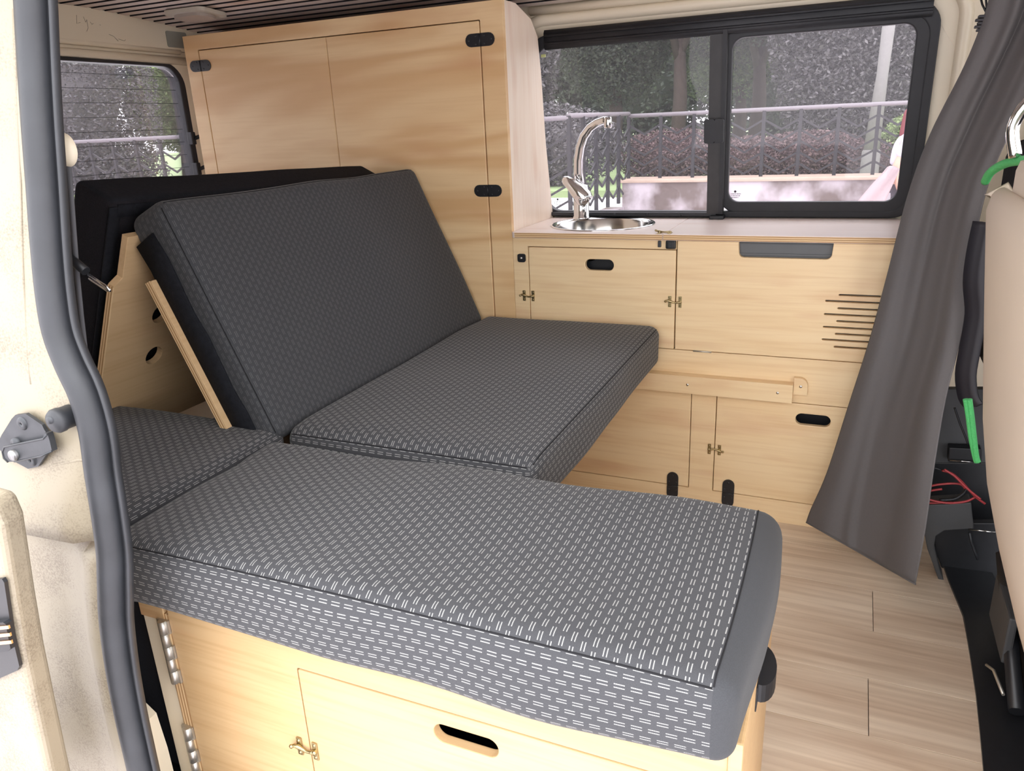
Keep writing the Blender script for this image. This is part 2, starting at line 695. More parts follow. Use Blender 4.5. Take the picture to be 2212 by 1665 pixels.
CURTL = plain('dark_satin_tie', lin(34, 32, 38), 0.5, var=0.1, nscale=80)
SEATB = plain('beige_seat_vinyl', lin(196, 180, 162), 0.5, var=0.05, nscale=10)
GREEN = plain('green_rope', lin(70, 170, 95), 0.6, var=0.2, nscale=400, bump=0.5, bscale=500)
REDW = plain('red_wire', lin(160, 52, 56), 0.4, var=0.1)
SLATM = wood('ceiling_slat_wood', lin(222, 208, 198), lin(212, 196, 184), lin(198, 180, 168), 'x', flame=0.35, seed=22.0, rough=0.6)
GREYPAD = plain('grey_foam_pad', lin(150, 150, 140), 0.8, var=0.05)
RUST = plain('rusty_dirt', lin(150, 120, 98), 0.9, var=0.3, nscale=60)
GLASS = glass('tinted_window_glass', (0.875, 0.86, 0.88, 1), 0.05, (0.76, 0.74, 0.79, 1))
GLASSR = glass('tinted_rear_glass', (0.80, 0.785, 0.81, 1), 0.05, (0.76, 0.74, 0.79, 1))
CLEAR = glass('clear_plastic', (0.9, 0.9, 0.9, 1), 0.10, (0.9, 0.9, 0.9, 1))
WHITEM = plain('white_print', lin(120, 116, 122), 0.6)


def vinyl():
    m, N, L, B = new_mat('vinyl_plank')
    tc = N.new('ShaderNodeTexCoord')
    oi = N.new('ShaderNodeObjectInfo')
    mp = N.new('ShaderNodeMapping')
    mp.inputs['Scale'].default_value = (3, 70, 1)
    L.new(tc.outputs['Object'], mp.inputs['Vector'])
    cb = N.new('ShaderNodeCombineXYZ')
    mm = N.new('ShaderNodeMath')
    mm.operation = 'MULTIPLY'
    mm.inputs[1].default_value = 40
    L.new(oi.outputs['Random'], mm.inputs[0])
    L.new(mm.outputs[0], cb.inputs[0])
    L.new(mm.outputs[0], cb.inputs[2])
    L.new(cb.outputs[0], mp.inputs['Location'])
    n1 = N.new('ShaderNodeTexNoise')
    n1.inputs['Scale'].default_value = 1.0
    n1.inputs['Detail'].default_value = 5
    n1.inputs['Distortion'].default_value = 0.4
    L.new(mp.outputs[0], n1.inputs['Vector'])
    mp2 = N.new('ShaderNodeMapping')
    mp2.inputs['Scale'].default_value = (2.5, 12, 1)
    L.new(tc.outputs['Object'], mp2.inputs['Vector'])
    L.new(cb.outputs[0], mp2.inputs['Location'])
    n2 = N.new('ShaderNodeTexNoise')
    n2.inputs['Scale'].default_value = 1.0
    n2.inputs['Detail'].default_value = 3
    L.new(mp2.outputs[0], n2.inputs['Vector'])
    cr = N.new('ShaderNodeValToRGB')
    e = cr.color_ramp.elements
    e[0].position = 0.3
    e[0].color = lin(188, 164, 138)
    e[1].position = 0.68
    e[1].color = lin(240, 224, 202)
    L.new(n1.outputs['Fac'], cr.inputs[0])
    cr2 = N.new('ShaderNodeValToRGB')
    e = cr2.color_ramp.elements
    e[0].position = 0.3
    e[0].color = lin(196, 170, 146)
    e[1].position = 0.7
    e[1].color = lin(238, 222, 200)
    L.new(n2.outputs['Fac'], cr2.inputs[0])
    mx = N.new('ShaderNodeMix')
    mx.data_type = 'RGBA'
    mx.inputs[0].default_value = 0.5
    L.new(cr.outputs[0], mx.inputs[6])
    L.new(cr2.outputs[0], mx.inputs[7])
    L.new(mx.outputs[2], B.inputs['Base Color'])
    B.inputs['Roughness'].default_value = 0.42
    bp = N.new('ShaderNodeBump')
    bp.inputs['Strength'].default_value = 0.2
    bp.inputs['Distance'].default_value = 0.001
    L.new(n1.outputs['Fac'], bp.inputs['Height'])
    L.new(bp.outputs['Normal'], B.inputs['Normal'])
    return m


VINYL = vinyl()
FELT = plain('black_felt', (0.006, 0.006, 0.007), 0.95)


def struct(o):
    o['kind'] = 'structure'
    return o


# ================================================================== van shell
GY = 1.957          # galley / tall cabinet front plane
XR = -2.05          # inside of the tailgate


def ceil_z(y):
    return 1.43 - 0.085 * (y - 1.4) ** 2


# floor with planks
floor = struct(MB().box((-2.0, 0.60, -0.03), (0.33, 2.30, -0.005)).build('floor', BLACK))
rows = [(1.699, 1.857, [0.45]), (1.541, 1.699, [-0.30, 0.123]), (1.382, 1.541, [-0.08 - 0.35, 0.42]),
        (1.223, 1.382, [-0.55, 0.112]), (1.064, 1.223, [-0.2]), (0.905, 1.064, [0.05]), (1.857, 2.015, [-0.4, 0.2]),
        (0.746, 0.905, [-0.3]), (2.015, 2.17, [-0.1])]
for (y0, y1, js) in rows:
    xs = [-0.95] + [j for j in js if -0.95 < j < 0.3] + [0.302]
    for a, b in zip(xs[:-1], xs[1:]):
        MB().box((a + 0.0006, y0 + 0.0005, -0.005), (b - 0.0006, y1 - 0.0005, 0.0), 0.0008).build('plank', VINYL, floor)

# ceiling: dark headliner with wooden slats
prof = [(y, ceil_z(y) + 0.012) for y in [0.66 + 0.06 * k for k in range(27)]]
poly = prof + [(2.26, 1.50), (0.62, 1.50)]
ceil = struct(MB().prism([(a, b) for a, b in poly], lambda a, b, t: Vector((-2.12 + t * 3.4, a, b))).build('ceiling', FELT))
y = 0.72
while y < 2.21:
    y2 = y + 0.0275
    z1, z2 = ceil_z(y), ceil_z(y2)
    mb = MB().prism([(y, z1), (y2, z2), (y2, z2 + 0.011), (y, z1 + 0.011)], lambda a, b, t: Vector((XR + 0.005 + t * 2.33, a, b)))
    me = mb.data('slat')
    me.materials.append(FELT)
    me.materials.append(SLATM)
    for p in me.polygons:
        if p.normal.z < -0.9:
            p.material_index = 1
    link('slat', me, None, ceil)
    y += 0.0432

# dome lamp on the ceiling
dl = thing('dome_lamp', 'cream oval dome lamp on the slatted ceiling', 'lamp', (-1.80, 1.87, 1.40))
MB().prism(rrect(-1.875, 1.815, -1.725, 1.925, 0.02), lambda a, b, t: Vector((a, b, ceil_z(b) - 0.004 - 0.010 * t))).build('base', plain('cream_plastic', lin(200, 192, 176), 0.4, var=0.03), dl)
MB().prism(rrect(-1.865, 1.83, -1.745, 1.91, 0.035), lambda a, b, t: Vector((a, b, ceil_z(b) - 0.012 - 0.010 * t))).build('lens', plain('frosted_lens', lin(172, 160, 150), 0.3, var=0.03), dl)


# far (left-hand) side wall with the window opening; leans inwards at the top
def wy(z):
    return 2.300 - 0.11 * (z - 0.78) if z > 0.78 else 2.300


def wallpt(off):
    return lambda a, b, c: Vector((a, wy(b) + off - c, b))


WO = rrect(-0.90, 0.785, 0.146, 1.288, 0.055, 8)      # opening
upper = [(-2.05, 0.55), (0.62, 0.55), (0.62, 1.395), (-2.05, 1.395)]
wall_far = struct(link('wall_far', plate_mesh('wall_far', upper, [WO], 0.03, wallpt(0.022), 0.001), CREAM))
struct(MB().box((-2.05, 2.30, -0.03), (0.62, 2.34, 0.56)).build('wall_far_lower', CREAM))
# pressed bead round the window and groove of the pillar
bead = rrect(-0.95, 0.70, 0.205, 1.338, 0.085, 10)
MB().tube([Vector((a, wy(b) + 0.010, b)) for a, b in bead], 0.017, 10, closed=True).build('pressed_bead', CREAM, wall_far)
MB().tube([Vector((0.285, wy(z) + 0.006, z)) for z in (0.6, 0.8, 1.0, 1.2, 1.3, 1.38)], 0.014, 10).build('pillar_ridge', CREAM, wall_far)
MB().tube([Vector((x, wy(1.36) - 0.004, 1.362)) for x in (-0.9, -0.5, 0.0, 0.4)], 0.012, 8).build('roof_rail', CREAM, wall_far)

# window 1: sliding galley window
win = thing('window_1', 'black framed two-pane sliding window above the galley worktop', 'window', (-0.37, 2.30, 0.785))
del win['category']
struct(win)


def wfr(name, x0, z0, x1, z1, w, r, off, depth, mat, rin=None, par=win, wz=None):
    """rounded frame ring on the leaning wall"""
    wz = wz or (w, w, w, w)     # left, right, bottom, top
    inner = rrect(x0 + wz[0], z0 + wz[2], x1 - wz[1], z1 - wz[3], rin if rin else max(r - w, 0.01), 8)
    return link(name, plate_mesh(name, rrect(x0, z0, x1, z1, r, 8), [inner], depth, wallpt(off), 0.003), mat, par)


wfr('rubber_frame', -0.908, 0.778, 0.152, 1.296, 0.02, 0.06, -0.004, 0.03, RUBF, 0.05, wz=(0.02, 0.022, 0.018, 0.03))
wfr('sliding_frame', -0.352, 0.792, 0.134, 1.275, 0.02, 0.045, -0.006, 0.022, RUBF, 0.03, wz=(0.022, 0.032, 0.030, 0.028))
# top running track, with ribs
MB().sweep([Vector((x, wy(1.28) - 0.020, 1.282)) for x in (-0.853, -0.4, 0.13)],
           [(-0.022, -0.006), (0.022, -0.006), (0.026, 0.008), (0.018, 0.014), (-0.018, 0.014), (-0.026, 0.008)], (0, 0, 1)).build('upper_track', RUBF, win)
MB().tube([Vector((x, wy(1.26) - 0.036, 1.272)) for x in (-0.85, 0.13)], 0.004, 6).build('track_rib', RUBF, win)
MB().tube([Vector((x, wy(1.29) - 0.036, 1.292)) for x in (-0.85, 0.13)], 0.004, 6).build('track_rib', RUBF, win)
MB().box((-0.88, 2.268, 0.782), (-0.36, 2.285, 0.793), 0.002).build('lower_track', RUBF, win)
for x in (-0.66, -0.56, -0.46):
    MB().lathe([(0.0, 0.002), (0.004, 0.002), (0.004, 0)], (x, 2.268, 0.788), 'y', 8).build('track_screw', DARKST, win)
MB().prism([(-0.386, 0.79), (-0.340, 0.79), (-0.340, 1.268), (-0.386, 1.268)],
           lambda a, b, t: Vector((a, wy(b) - 0.032 + 0.018 * t, b))).build('middle_bar', ALU, win)
MB().prism([(-0.352, 0.79), (-0.341, 0.79), (-0.341, 1.268), (-0.352, 1.268)],
           lambda a, b, t: Vector((a, wy(b) - 0.038 + 0.01 * t, b))).build('bar_lip', RUBF, win)
for k, (a0, a1) in enumerate(((-0.394, -0.366), (-0.366, -0.342))):
    MB().prism(rrect(a0, 0.985, a1, 1.048, 0.006), lambda a, b, t: Vector((a, wy(b) - 0.052 + 0.02 * t, b))).build('window_catch', RUBF, win)
MB().box((-0.375, 2.245, 0.776), (-0.335, 2.285, 0.787), 0.003).build('bar_foot', BLACK, win)
link('pane', plate_mesh('pane', rrect(-0.892, 0.79, -0.36, 1.27, 0.045, 8), [], 0.004, wallpt(0.004), 0.0005), GLASS, win)
link('pane', plate_mesh('pane', rrect(-0.345, 0.80, 0.12, 1.262, 0.03, 8), [], 0.004, wallpt(0.0), 0.0005), GLASS, win)
# maker's print in the lower corner of each pane: a round mark over three short lines
for (x, z) in ((-0.858, 0.812), (-0.318, 0.832)):
    mb = MB()
    mb.prism(circle(x + 0.006, z + 0.018, 0.0035, 12), lambda a, b, t: Vector((a, wy(b) - 0.003 - 0.0003 * t, b)))
    for r in range(3):
        xx = x - 0.006
        while xx < x + 0.020 - 0.002 * r:
            w = random.choice((0.0012, 0.002, 0.003))
            mb.prism([(xx, z + 0.010 - 0.005 * r), (xx + w, z + 0.010 - 0.005 * r), (xx + w, z + 0.0125 - 0.005 * r), (xx, z + 0.0125 - 0.005 * r)],
                     lambda a, b, t: Vector((a, wy(b) - 0.003 - 0.0003 * t, b)))
            xx += w + 0.0012
    mb.build('glass_print', plain('print_grey', lin(90, 86, 92), 0.6), win)
# suction cup on the pane beside the tall cabinet
sc_ = thing('suction_cup', 'small clear round suction cup on the window beside the tall cabinet', 'suction cup', (-0.868, 2.25, 1.245))
c = Vector((-0.866, wy(1.243) - 0.004, 1.243))
MB().lathe([(0.0, 0.004), (0.010, 0.004), (0.016, 0.0025), (0.0172, 0.0)], c, 'y', 24).build('cup', CLEAR, sc_)
MB().box(c + Vector((-0.007, -0.008, -0.004)), c + Vector((0.007, -0.004, 0.004)), 0.001).build('hook_seat', plain('yellow_green_plastic', lin(200, 205, 140), 0.4), sc_)

# rear wall (tailgate) with window 2
RW = rrect(0.782, 0.702, 2.026, 1.290, 0.07, 8)
rear_o = [(0.60, -0.03), (2.30, -0.03), (2.30, 1.36), (2.10, 1.40), (1.7, 1.43), (1.2, 1.43), (0.75, 1.40), (0.60, 1.36)]
wall_rear = struct(plate_yz('wall_rear', rear_o, [RW], XR, 0.04, CREAM, bevel=0.001))
# header pressing, ledge and lower rim of the tailgate
MB().prism([(0.62, 1.345), (2.2, 1.325), (2.2, 1.40), (1.7, 1.424), (1.2, 1.424), (0.62, 1.40)], lambda a, b, t: Vector((XR + 0.001 + 0.018 * t, a, b))).build('header_panel', CREAM, wall_rear)
MB().tube([Vector((XR + 0.012, yy, 1.345 - 0.0127 * (yy - 0.62))) for yy in (0.66, 1.2, 1.7, 2.02)], 0.009, 8).build('header_ledge', CREAM, wall_rear)
MB().tube([Vector((XR + 0.004, yy, 1.312 - 0.008 * (yy - 0.62))) for yy in (0.66, 1.2, 1.7, 2.05)], 0.012, 8).build('header_ridge', CREAM, wall_rear)
MB().prism(rrect(1.968, 1.338, 2.05, 1.385, 0.006), lambda a, b, t: Vector((XR + 0.019 + 0.004 * t, a, b))).build('grey_pad', GREYPAD, wall_rear)
# pencil scribble on the header
scr = plain('scratch_mark', lin(120, 108, 92), 0.7)
sx0 = XR + 0.0205
sy, sz = 1.655, 1.388
for pts in ([(0.005, 0.012), (0.0, -0.010), (0.012, -0.006)], [(0.026, 0.010), (0.030, -0.004), (0.035, 0.003), (0.034, -0.018), (0.027, -0.028)],
            [(0.045, -0.002), (0.049, -0.008), (0.054, -0.005)], [(0.075, -0.006), (0.077, -0.008)], [(0.10, -0.020), (0.115, -0.024), (0.128, -0.036)],
            [(0.13, -0.030), (0.15, -0.034), (0.155, -0.030)]):
    MB().tube([Vector((sx0, sy + a, sz + b - 0.01 * (a > 0.09))) for a, b in pts], 0.0005, 4).build('scribble', scr, wall_rear)
win2 = thing('window_2', 'rear tailgate window with heating wires and black rubber edge', 'window', (XR, 1.40, 0.72))
del win2['category']
struct(win2)
link('rubber_frame', plate_mesh('rubber_frame', rrect(0.778, 0.698, 2.030, 1.294, 0.074, 8), [rrect(0.80, 0.72, 2.006, 1.282, 0.055, 8)], 0.046,
     lambda a, b, c: Vector((XR - 0.019 + c, a, b)), 0.003), RUBF, win2)
link('pane', plate_mesh('pane', rrect(0.80, 0.72, 2.012, 1.276, 0.06, 8), [], 0.004, lambda a, b, c: Vector((XR - 0.012 + c, a, b)), 0.0005), GLASSR, win2)
for k in range(13):
    z = 1.252 - 0.040 * k
    MB().box((XR - 0.0095, 0.83, z - 0.0006), (XR - 0.0085, 1.996, z + 0.0006)).build('heating_wire', BLACK, win2)
wm = MB()
wm.tube([Vector((XR - 0.008, 1.952 + 0.016 * cos(2 * pi * k / 20), 1.232 + 0.016 * sin(2 * pi * k / 20))) for k in range(20)], 0.0006, 4, closed=True)
wm.tube([Vector((XR - 0.008, 1.952 + 0.009 * cos(2 * pi * k / 12), 1.232 + 0.009 * sin(2 * pi * k / 12))) for k in range(8)], 0.0006, 4)
wm.build('glass_print', WHITEM, win2)
# two black window stays right of the pane
for z in (1.06, 0.962):
    mb = MB()
    yy = 2.012
    mb.box((XR - 0.002, yy - 0.010, z - 0.018), (XR + 0.020, yy + 0.008, z + 0.022), 0.003)
    mb.tube([Vector((XR + 0.015, yy, z)), Vector((XR + 0.028, yy + 0.02, z + 0.008)), Vector((XR + 0.032, yy + 0.04, z + 0.012))], 0.006, 8)
    mb.box((XR + 0.022, yy + 0.034, z - 0.006), (XR + 0.040, yy + 0.046, z + 0.024), 0.004)
    mb.build('window_stay', BLACK, win2)

# near-side rear wall (behind the sliding door opening), roof skin, cab shell
wall_near = struct(MB().box((-2.12, 0.545, -0.5), (-0.93, 0.60, 1.40)).build('wall_near', CREAM))
struct(MB().box((-2.15, 0.56, 1.44), (1.45, 2.40, 1.53)).build('roof', CREAM))
struct(MB().box((-2.12, 0.50, 1.36), (0.60, 0.66, 1.46), 0.02).build('trim_1', CREAM))
struct(MB().box((0.42, 0.52, -0.4), (0.56, 0.62, 1.40), 0.02).build('trim_2', CREAM))          # B pillar beside the camera
struct(MB().box((0.33, 0.56, -0.30), (1.45, 2.32, -0.26)).build('floor_cab', BLACK))
struct(MB().box((0.62, 2.29, -0.3), (1.40, 2.34, 0.80)).build('wall_cab', GREYP))
struct(MB().box((1.36, 0.56, -0.3), (1.42, 2.32, 0.72)).build('wall_dashboard', BLACK))
struct(MB().box((0.40, 2.18, 0.74), (0.60, 2.31, 1.42), 0.02).build('trim_3', CREAM))

# ================================================================== tall cabinet
tc_ = thing('tall_cabinet', 'tall beech plywood cabinet with two doors left of the sink', 'cabinet', (-1.40, GY, 0))
TX0, TX1, TZ = -1.953, -0.8652, 1.361
face_o = [(TX0, 0.02), (TX1, 0.02), (TX1, TZ), (TX0, TZ)]
dl_ = (-1.897, 0.46, -1.4185, 1.317)
dr_ = (-1.4155, 0.46, -0.932, 1.317)
plate_xz('face_frame', face_o, [rrect(-1.899, 0.458, -0.930, 1.319, 0.003, 2)], GY, 0.015, WOOD_T, tc_)
d1 = plate_xz('door', rrect(-1.8955, 0.461, -1.4180, 1.3165, 0.002, 2), [], GY - 0.001, 0.015, WOOD_T, tc_, 0.0018)
d2 = plate_xz('door', rrect(-1.4160, 0.461, -0.9335, 1.3165, 0.002, 2), [], GY - 0.001, 0.015, WOOD_T, tc_, 0.0018)
side = [(GY + 0.0153, 0.02), (GY + 0.0153, TZ), (2.045, TZ), (2.150, 1.332), (2.196, 1.292), (2.215, 1.20), (2.238, 1.0), (2.282, 0.78), (2.295, 0.02)]
plate_yz('side_panel', side[::-1], [], TX1, 0.015, WOOD_S, tc_)
plate_yz('side_panel', side[::-1], [], TX0 + 0.016, 0.015, WOOD_S, tc_)
MB().box((TX0 + 0.016, GY + 0.016, TZ - 0.016), (TX1 - 0.016, 2.04, TZ - 0.001)).build('top_panel', WOOD_T, tc_)
MB().box((TX0 + 0.016, GY + 0.10, 0.40), (TX1 - 0.016, GY + 0.11, 1.33)).build('inner_back', WOOD_T, tc_)


def hinge_mesh():
    mb = MB()
    for s in (-1, 1):
        o = [(s * 0.0012, -0.016), (s * 0.026, -0.016)]
        for k in range(9):
            a = -pi / 2 + pi * k / 8
            o.append((s * (0.026 + 0.016 * cos(a)), 0.016 * sin(a)))
        o += [(s * 0.026, 0.016), (s * 0.0012, 0.016)]
        mb.prism(o, lambda a, b, t: Vector((a, -0.0028 * t, b)))
        for (a, b) in ((0.012, 0.010), (0.012, -0.010), (0.032, 0.0)):
            mb.lathe([(0.0, 0.0036), (0.0020, 0.0036), (0.0028, 0.0026)], (s * a, 0, b), 'y', 8)
    mb.tube([(0, -0.0030, -0.015), (0, -0.0030, 0.015)], 0.0018, 8)
    me = mb.data('hinge')
    me.materials.append(BLACKM)
    return me


HINGE = hinge_mesh()


def place(me, name, parent, loc, rot=(0, 0, 0)):
    o = bpy.data.objects.new(name, me)
    COL.objects.link(o)
    o.parent = parent
    root = parent
    while root.parent:
        root = root.parent
    if parent.parent is None:
        o.matrix_parent_inverse = Matrix.Translation(-parent.location)
    o.location = loc
    o.rotation_euler = rot
    return o


place(HINGE, 'hinge', d1, (-1.8965, GY - 0.0005, 1.273))
for z in (1.271, 0.888):
    place(HINGE, 'hinge', d2, (-0.932, GY - 0.0005, z))

# ================================================================== galley cabinet
gc = thing('galley_cabinet', 'low beech kitchen cabinet with drop doors and latches under the sink', 'cabinet', (-0.36, GY, 0))
GX0, GX1, GZ = -0.8646, 0.16, 0.7605
H_lowL = rrect(-0.80, 0.066, -0.3535, 0.3505, 0.002, 2)
H_lowR = rrect(-0.2885, 0.066, 0.135, 0.3505, 0.002, 2)
face_o = [(GX0, 0.0), (GX1, 0.0), (GX1, GZ), (0.137, GZ), (0.137, 0.4685), (-0.8195, 0.4685), (-0.8195, 0.7365), (-0.4055, 0.7365), (-0.4055, GZ), (GX0, GZ)]
plate_xz('face_frame', face_o, [H_lowL, H_lowR], GY, 0.015, WOOD, gc)
slot = lambda cx, cz, w, h: rrect(cx - w / 2, cz - h / 2, cx + w / 2, cz + h / 2, h / 2 - 0.0005, 8)
sd = plate_xz('door', rrect(-0.8175, 0.4705, -0.4065, 0.7345, 0.002, 2), [slot(-0.6125, 0.6905, 0.080, 0.030)], GY - 0.0005, 0.015, WOOD, gc, 0.0018)
# drop door with open notch at the top and slits
notch = []
for (cx, cz, a0) in ((-0.036 - 0.012, 0.7205 + 0.012, 0.0), (-0.250 + 0.012, 0.7205 + 0.012, -pi / 2)):
    for k in range(7):
        a = a0 - (pi / 2) * k / 6
        notch.append((cx + 0.012 * cos(a), cz + 0.012 * sin(a)))
drop_o = [(-0.4035, 0.4705), (0.133, 0.4705), (0.133, 0.7590), (-0.034, 0.7590)] + notch + [(-0.252, 0.7590), (-0.4035, 0.7590)]
slits = []
for k, z in enumerate((0.636, 0.620, 0.603, 0.587, 0.571, 0.555, 0.539, 0.523, 0.506)):
    x0 = -0.012 if k % 2 == 0 else -0.041
    slits.append(rrect(x0, z - 0.0022, 0.105 if k % 2 else 0.08, z + 0.0022, 0.002, 4))
dd = plate_xz('door', drop_o, slits, GY - 0.0005, 0.015, WOOD, gc, 0.0014)
ll = plate_xz('door', rrect(-0.797, 0.068, -0.3555, 0.3485, 0.002, 2), [], GY - 0.0005, 0.015, WOOD, gc, 0.0018)
lr = plate_xz('door', rrect(-0.2865, 0.068, 0.133, 0.3485, 0.002, 2), [slot(-0.0445, 0.307, 0.084, 0.031)], GY - 0.0005, 0.015, WOOD, gc, 0.0018)
MB().box((GX0 + 0.016, GY + 0.02, 0.0), (GX0 + 0.03, 2.29, GZ)).build('carcass_side', WOOD_S, gc)
MB().box((GX1 - 0.015, GY + 0.016, 0.0), (GX1, 2.29, GZ)).build('carcass_side', WOOD_S, gc)
MB().box((GX0 + 0.032, 2.27, 0.0), (GX1 - 0.017, 2.28, GZ)).build('carcass_back', BLACK, gc)
MB().box((GX0 + 0.032, GY + 0.018, 0.36), (GX1 - 0.017, 2.26, 0.372)).build('carcass_shelf', BLACK, gc)
MB().box((GX0 + 0.032, GY + 0.06, 0.01), (GX1 - 0.017, GY + 0.065, 0.355)).build('dark_backing', BLACK, gc)  # black sheet stands in for the shaded cabinet inside
MB().box((-0.82, GY + 0.05, 0.38), (-0.41, GY + 0.055, 0.75)).build('dark_backing', BLACK, gc)  # same added black sheet, behind the sink door slot
# dark grey fridge lid seen through the notch
mb = MB().box((-0.385, GY + 0.0175, 0.40), (0.12, GY + 0.25, 0.7575), 0.006)
mb.box((-0.25, GY + 0.0145, 0.724), (-0.03, GY + 0.0180, 0.729), 0.001)
fr = mb.build('cool_box', plain('cool_box_grey', (0.11, 0.115, 0.12), 0.5, var=0.1))
tag(fr, 'dark grey cool box behind the notched drop door', 'cool box')


def latch_mesh():
    mb = MB()
    for s, w in ((-1, 0.0085), (1, 0.0085)):
        cx = s * 0.0135
        mb.box((cx - w / 2, -0.0016, -0.015), (cx + w / 2, 0, 0.015), 0.0004)
        for z in (0.0105, -0.0105):
            mb.lathe([(0.0, 0.0030), (0.0016, 0.0030), (0.0024, 0.0016)], (cx, 0, z), 'y', 10)
    # pivoting hook bar with curved tail
    mb.tube([(0.0145, -0.003, 0.0), (0.008, -0.0035, -0.001), (0.0, -0.0035, -0.0025), (-0.008, -0.0035, 0.0), (-0.014, -0.004, 0.002), (-0.020, -0.005, 0.003), (-0.0235, -0.006, 0.0015)],
            [0.0036, 0.0028, 0.0024, 0.0027, 0.0036, 0.0026, 0.0022], 8)
    mb.lathe([(0.0, 0.0065), (0.0032, 0.0060), (0.0040, 0.004), (0.0030, 0.0)], (0.0140, 0, 0.0), 'y', 12)
    mb.lathe([(0.0, 0.0065), (0.0026, 0.0060), (0.0032, 0.005), (0.0026, 0.0)], (-0.0130, 0, 0.001), 'y', 12)
    mb.lathe([(0.0, 0.0095), (0.0030, 0.0085), (0.0034, 0.0065), (0.0016, 0.004)], (-0.0235, 0, 0.0015), 'y', 12)
    me = mb.data('latch')
    me.materials.append(BRASS)
    return me


LATCH = latch_mesh()
place(LATCH, 'latch', sd, (-0.8215, GY - 0.001, 0.597))
place(LATCH, 'latch', dd, (-0.4060, GY - 0.001, 0.600))
place(LATCH, 'latch', lr, (-0.2875, GY - 0.001, 0.193), (0, pi, 0))
place(HINGE, 'hinge', ll, (-0.399, GY - 0.001, 0.0665), (0, pi / 2, 0))
place(HINGE, 'hinge', lr, (-0.245, GY - 0.001, 0.0665), (0, pi / 2, 0))
MB().tube([(-0.354, GY - 0.002, 0.4695), (-0.307, GY - 0.002, 0.4695)], 0.0022, 8).build('piano_hinge', ZINC, gc)
# push lock, catch and socket on the front
mb = MB().box((-0.4325, GY - 0.010, 0.7385), (-0.4065, GY + 0.002, 0.7605), 0.004)
mb.box((-0.4265, GY - 0.014, 0.7410), (-0.4100, GY - 0.009, 0.7580), 0.002)
mb.build('push_lock', BLACK, gc)
MB().box((-0.4535, GY - 0.006, 0.742), (-0.4450, GY + 0.001, 0.7585), 0.002).build('catch_plate', DARKST, gc)
mb = MB().prism(rrect(-0.850, 0.6925, -0.8265, 0.7155, 0.006), lambda a, b, t: Vector((a, GY + 0.001 - 0.006 * t, b)))
mb.build('switch', BLACK, gc)
MB().lathe([(0.0, 0.0085), (0.003, 0.008), (0.0042, 0.006), (0.0042, 0.004)], (-0.8385, GY, 0.704), 'y', 12).build('switch_button', CHROME, gc)
# bed support rail and stop block
rl = MB().box((-0.86, GY - 0.0305, 0.358), (-0.097, GY - 0.0005, 0.4065), 0.0012).build('bed_rail', WOOD, gc)
for x in (-0.361, -0.133):
    MB().lathe([(0.0, 0.0008), (0.0030, 0.0010), (0.0036, 0.0)], (x, GY - 0.0305, 0.383), 'y', 12).build('rail_screw', STEEL, rl)
blk = [(-0.0965, 0.378), (-0.0635, 0.378), (-0.0635, 0.402)] + [(-0.0835 + 0.020 * cos(a * pi / 12), 0.402 + 0.020 * sin(a * pi / 12)) for a in range(1, 7)] + [(-0.0965, 0.422)]
sb = MB().prism(blk, lambda a, b, t: Vector((a, GY - 0.0155 + 0.015 * t, b))).build('stop_block', WOOD, gc)
MB().lathe([(0.0, 0.0008), (0.0032, 0.0010), (0.0038, 0.0)], (-0.080, GY - 0.0155, 0.400), 'y', 12).build('rail_screw', STEEL, sb)

# worktops
wt = thing('worktop', 'pale worktop section around the round steel sink', 'worktop', (-0.66, 2.13, 0.761), 'worktop sections')
SKX, SKY, SKR = -0.655, 2.128, 0.147
wo = rrect(-0.8640, GY - 0.012, -0.4400, 2.288, 0.0, 4, (0.012, 0.0, 0.0, 0.0))
plate_xy('top_board', wo, [circle(SKX, SKY, SKR - 0.008, 48)], 0.7765, 0.0155, WOOD_W, wt, 0.0012)
MB().box((-0.853, GY - 0.0128, 0.7622), (-0.4405, GY - 0.0112, 0.7752)).build('edge_plies', PLYZ, wt)
wt2 = thing('worktop', 'pale worktop section right of the sink, below the sliding pane', 'worktop', (-0.14, 2.13, 0.761), 'worktop sections')
plate_xy('top_board', rrect(-0.4385, GY - 0.012, 0.165, 2.288, 0.0), [], 0.7765, 0.0155, WOOD_W, wt2, 0.0012)
MB().box((-0.438, GY - 0.0128, 0.7622), (0.165, GY - 0.0112, 0.7752)).build('edge_plies', PLYZ, wt2)
lm = place(LATCH, 'latch', wt2, (-0.4385, GY + 0.006, 0.7768), (-pi / 2, 0, 0))

# sink
sk = thing('sink', 'round stainless steel sink bowl set in the worktop', 'sink', (SKX, SKY, 0.66))
MB().lathe([(SKR - 0.011, -0.001), (SKR - 0.004, 0.0028), (SKR, 0.0030), (SKR + 0.003, 0.0008), (SKR + 0.002, 0.0)], (SKX, SKY, 0.7766), 'z', 56).build('rim', CHROME, sk)
MB().lathe([(SKR - 0.011, -0.001), (SKR - 0.014, -0.006), (SKR - 0.018, -0.05), (SKR - 0.028, -0.095), (SKR - 0.055, -0.112), (0.03, -0.118), (0.0, -0.118)], (SKX, SKY, 0.7766), 'z', 56).build('bowl', STEEL, sk)
MB().lathe([(0.022, 0.003), (0.018, 0.004), (0.0, 0.001)], (SKX, SKY, 0.659), 'z', 24).build('drain', CHROME, sk)

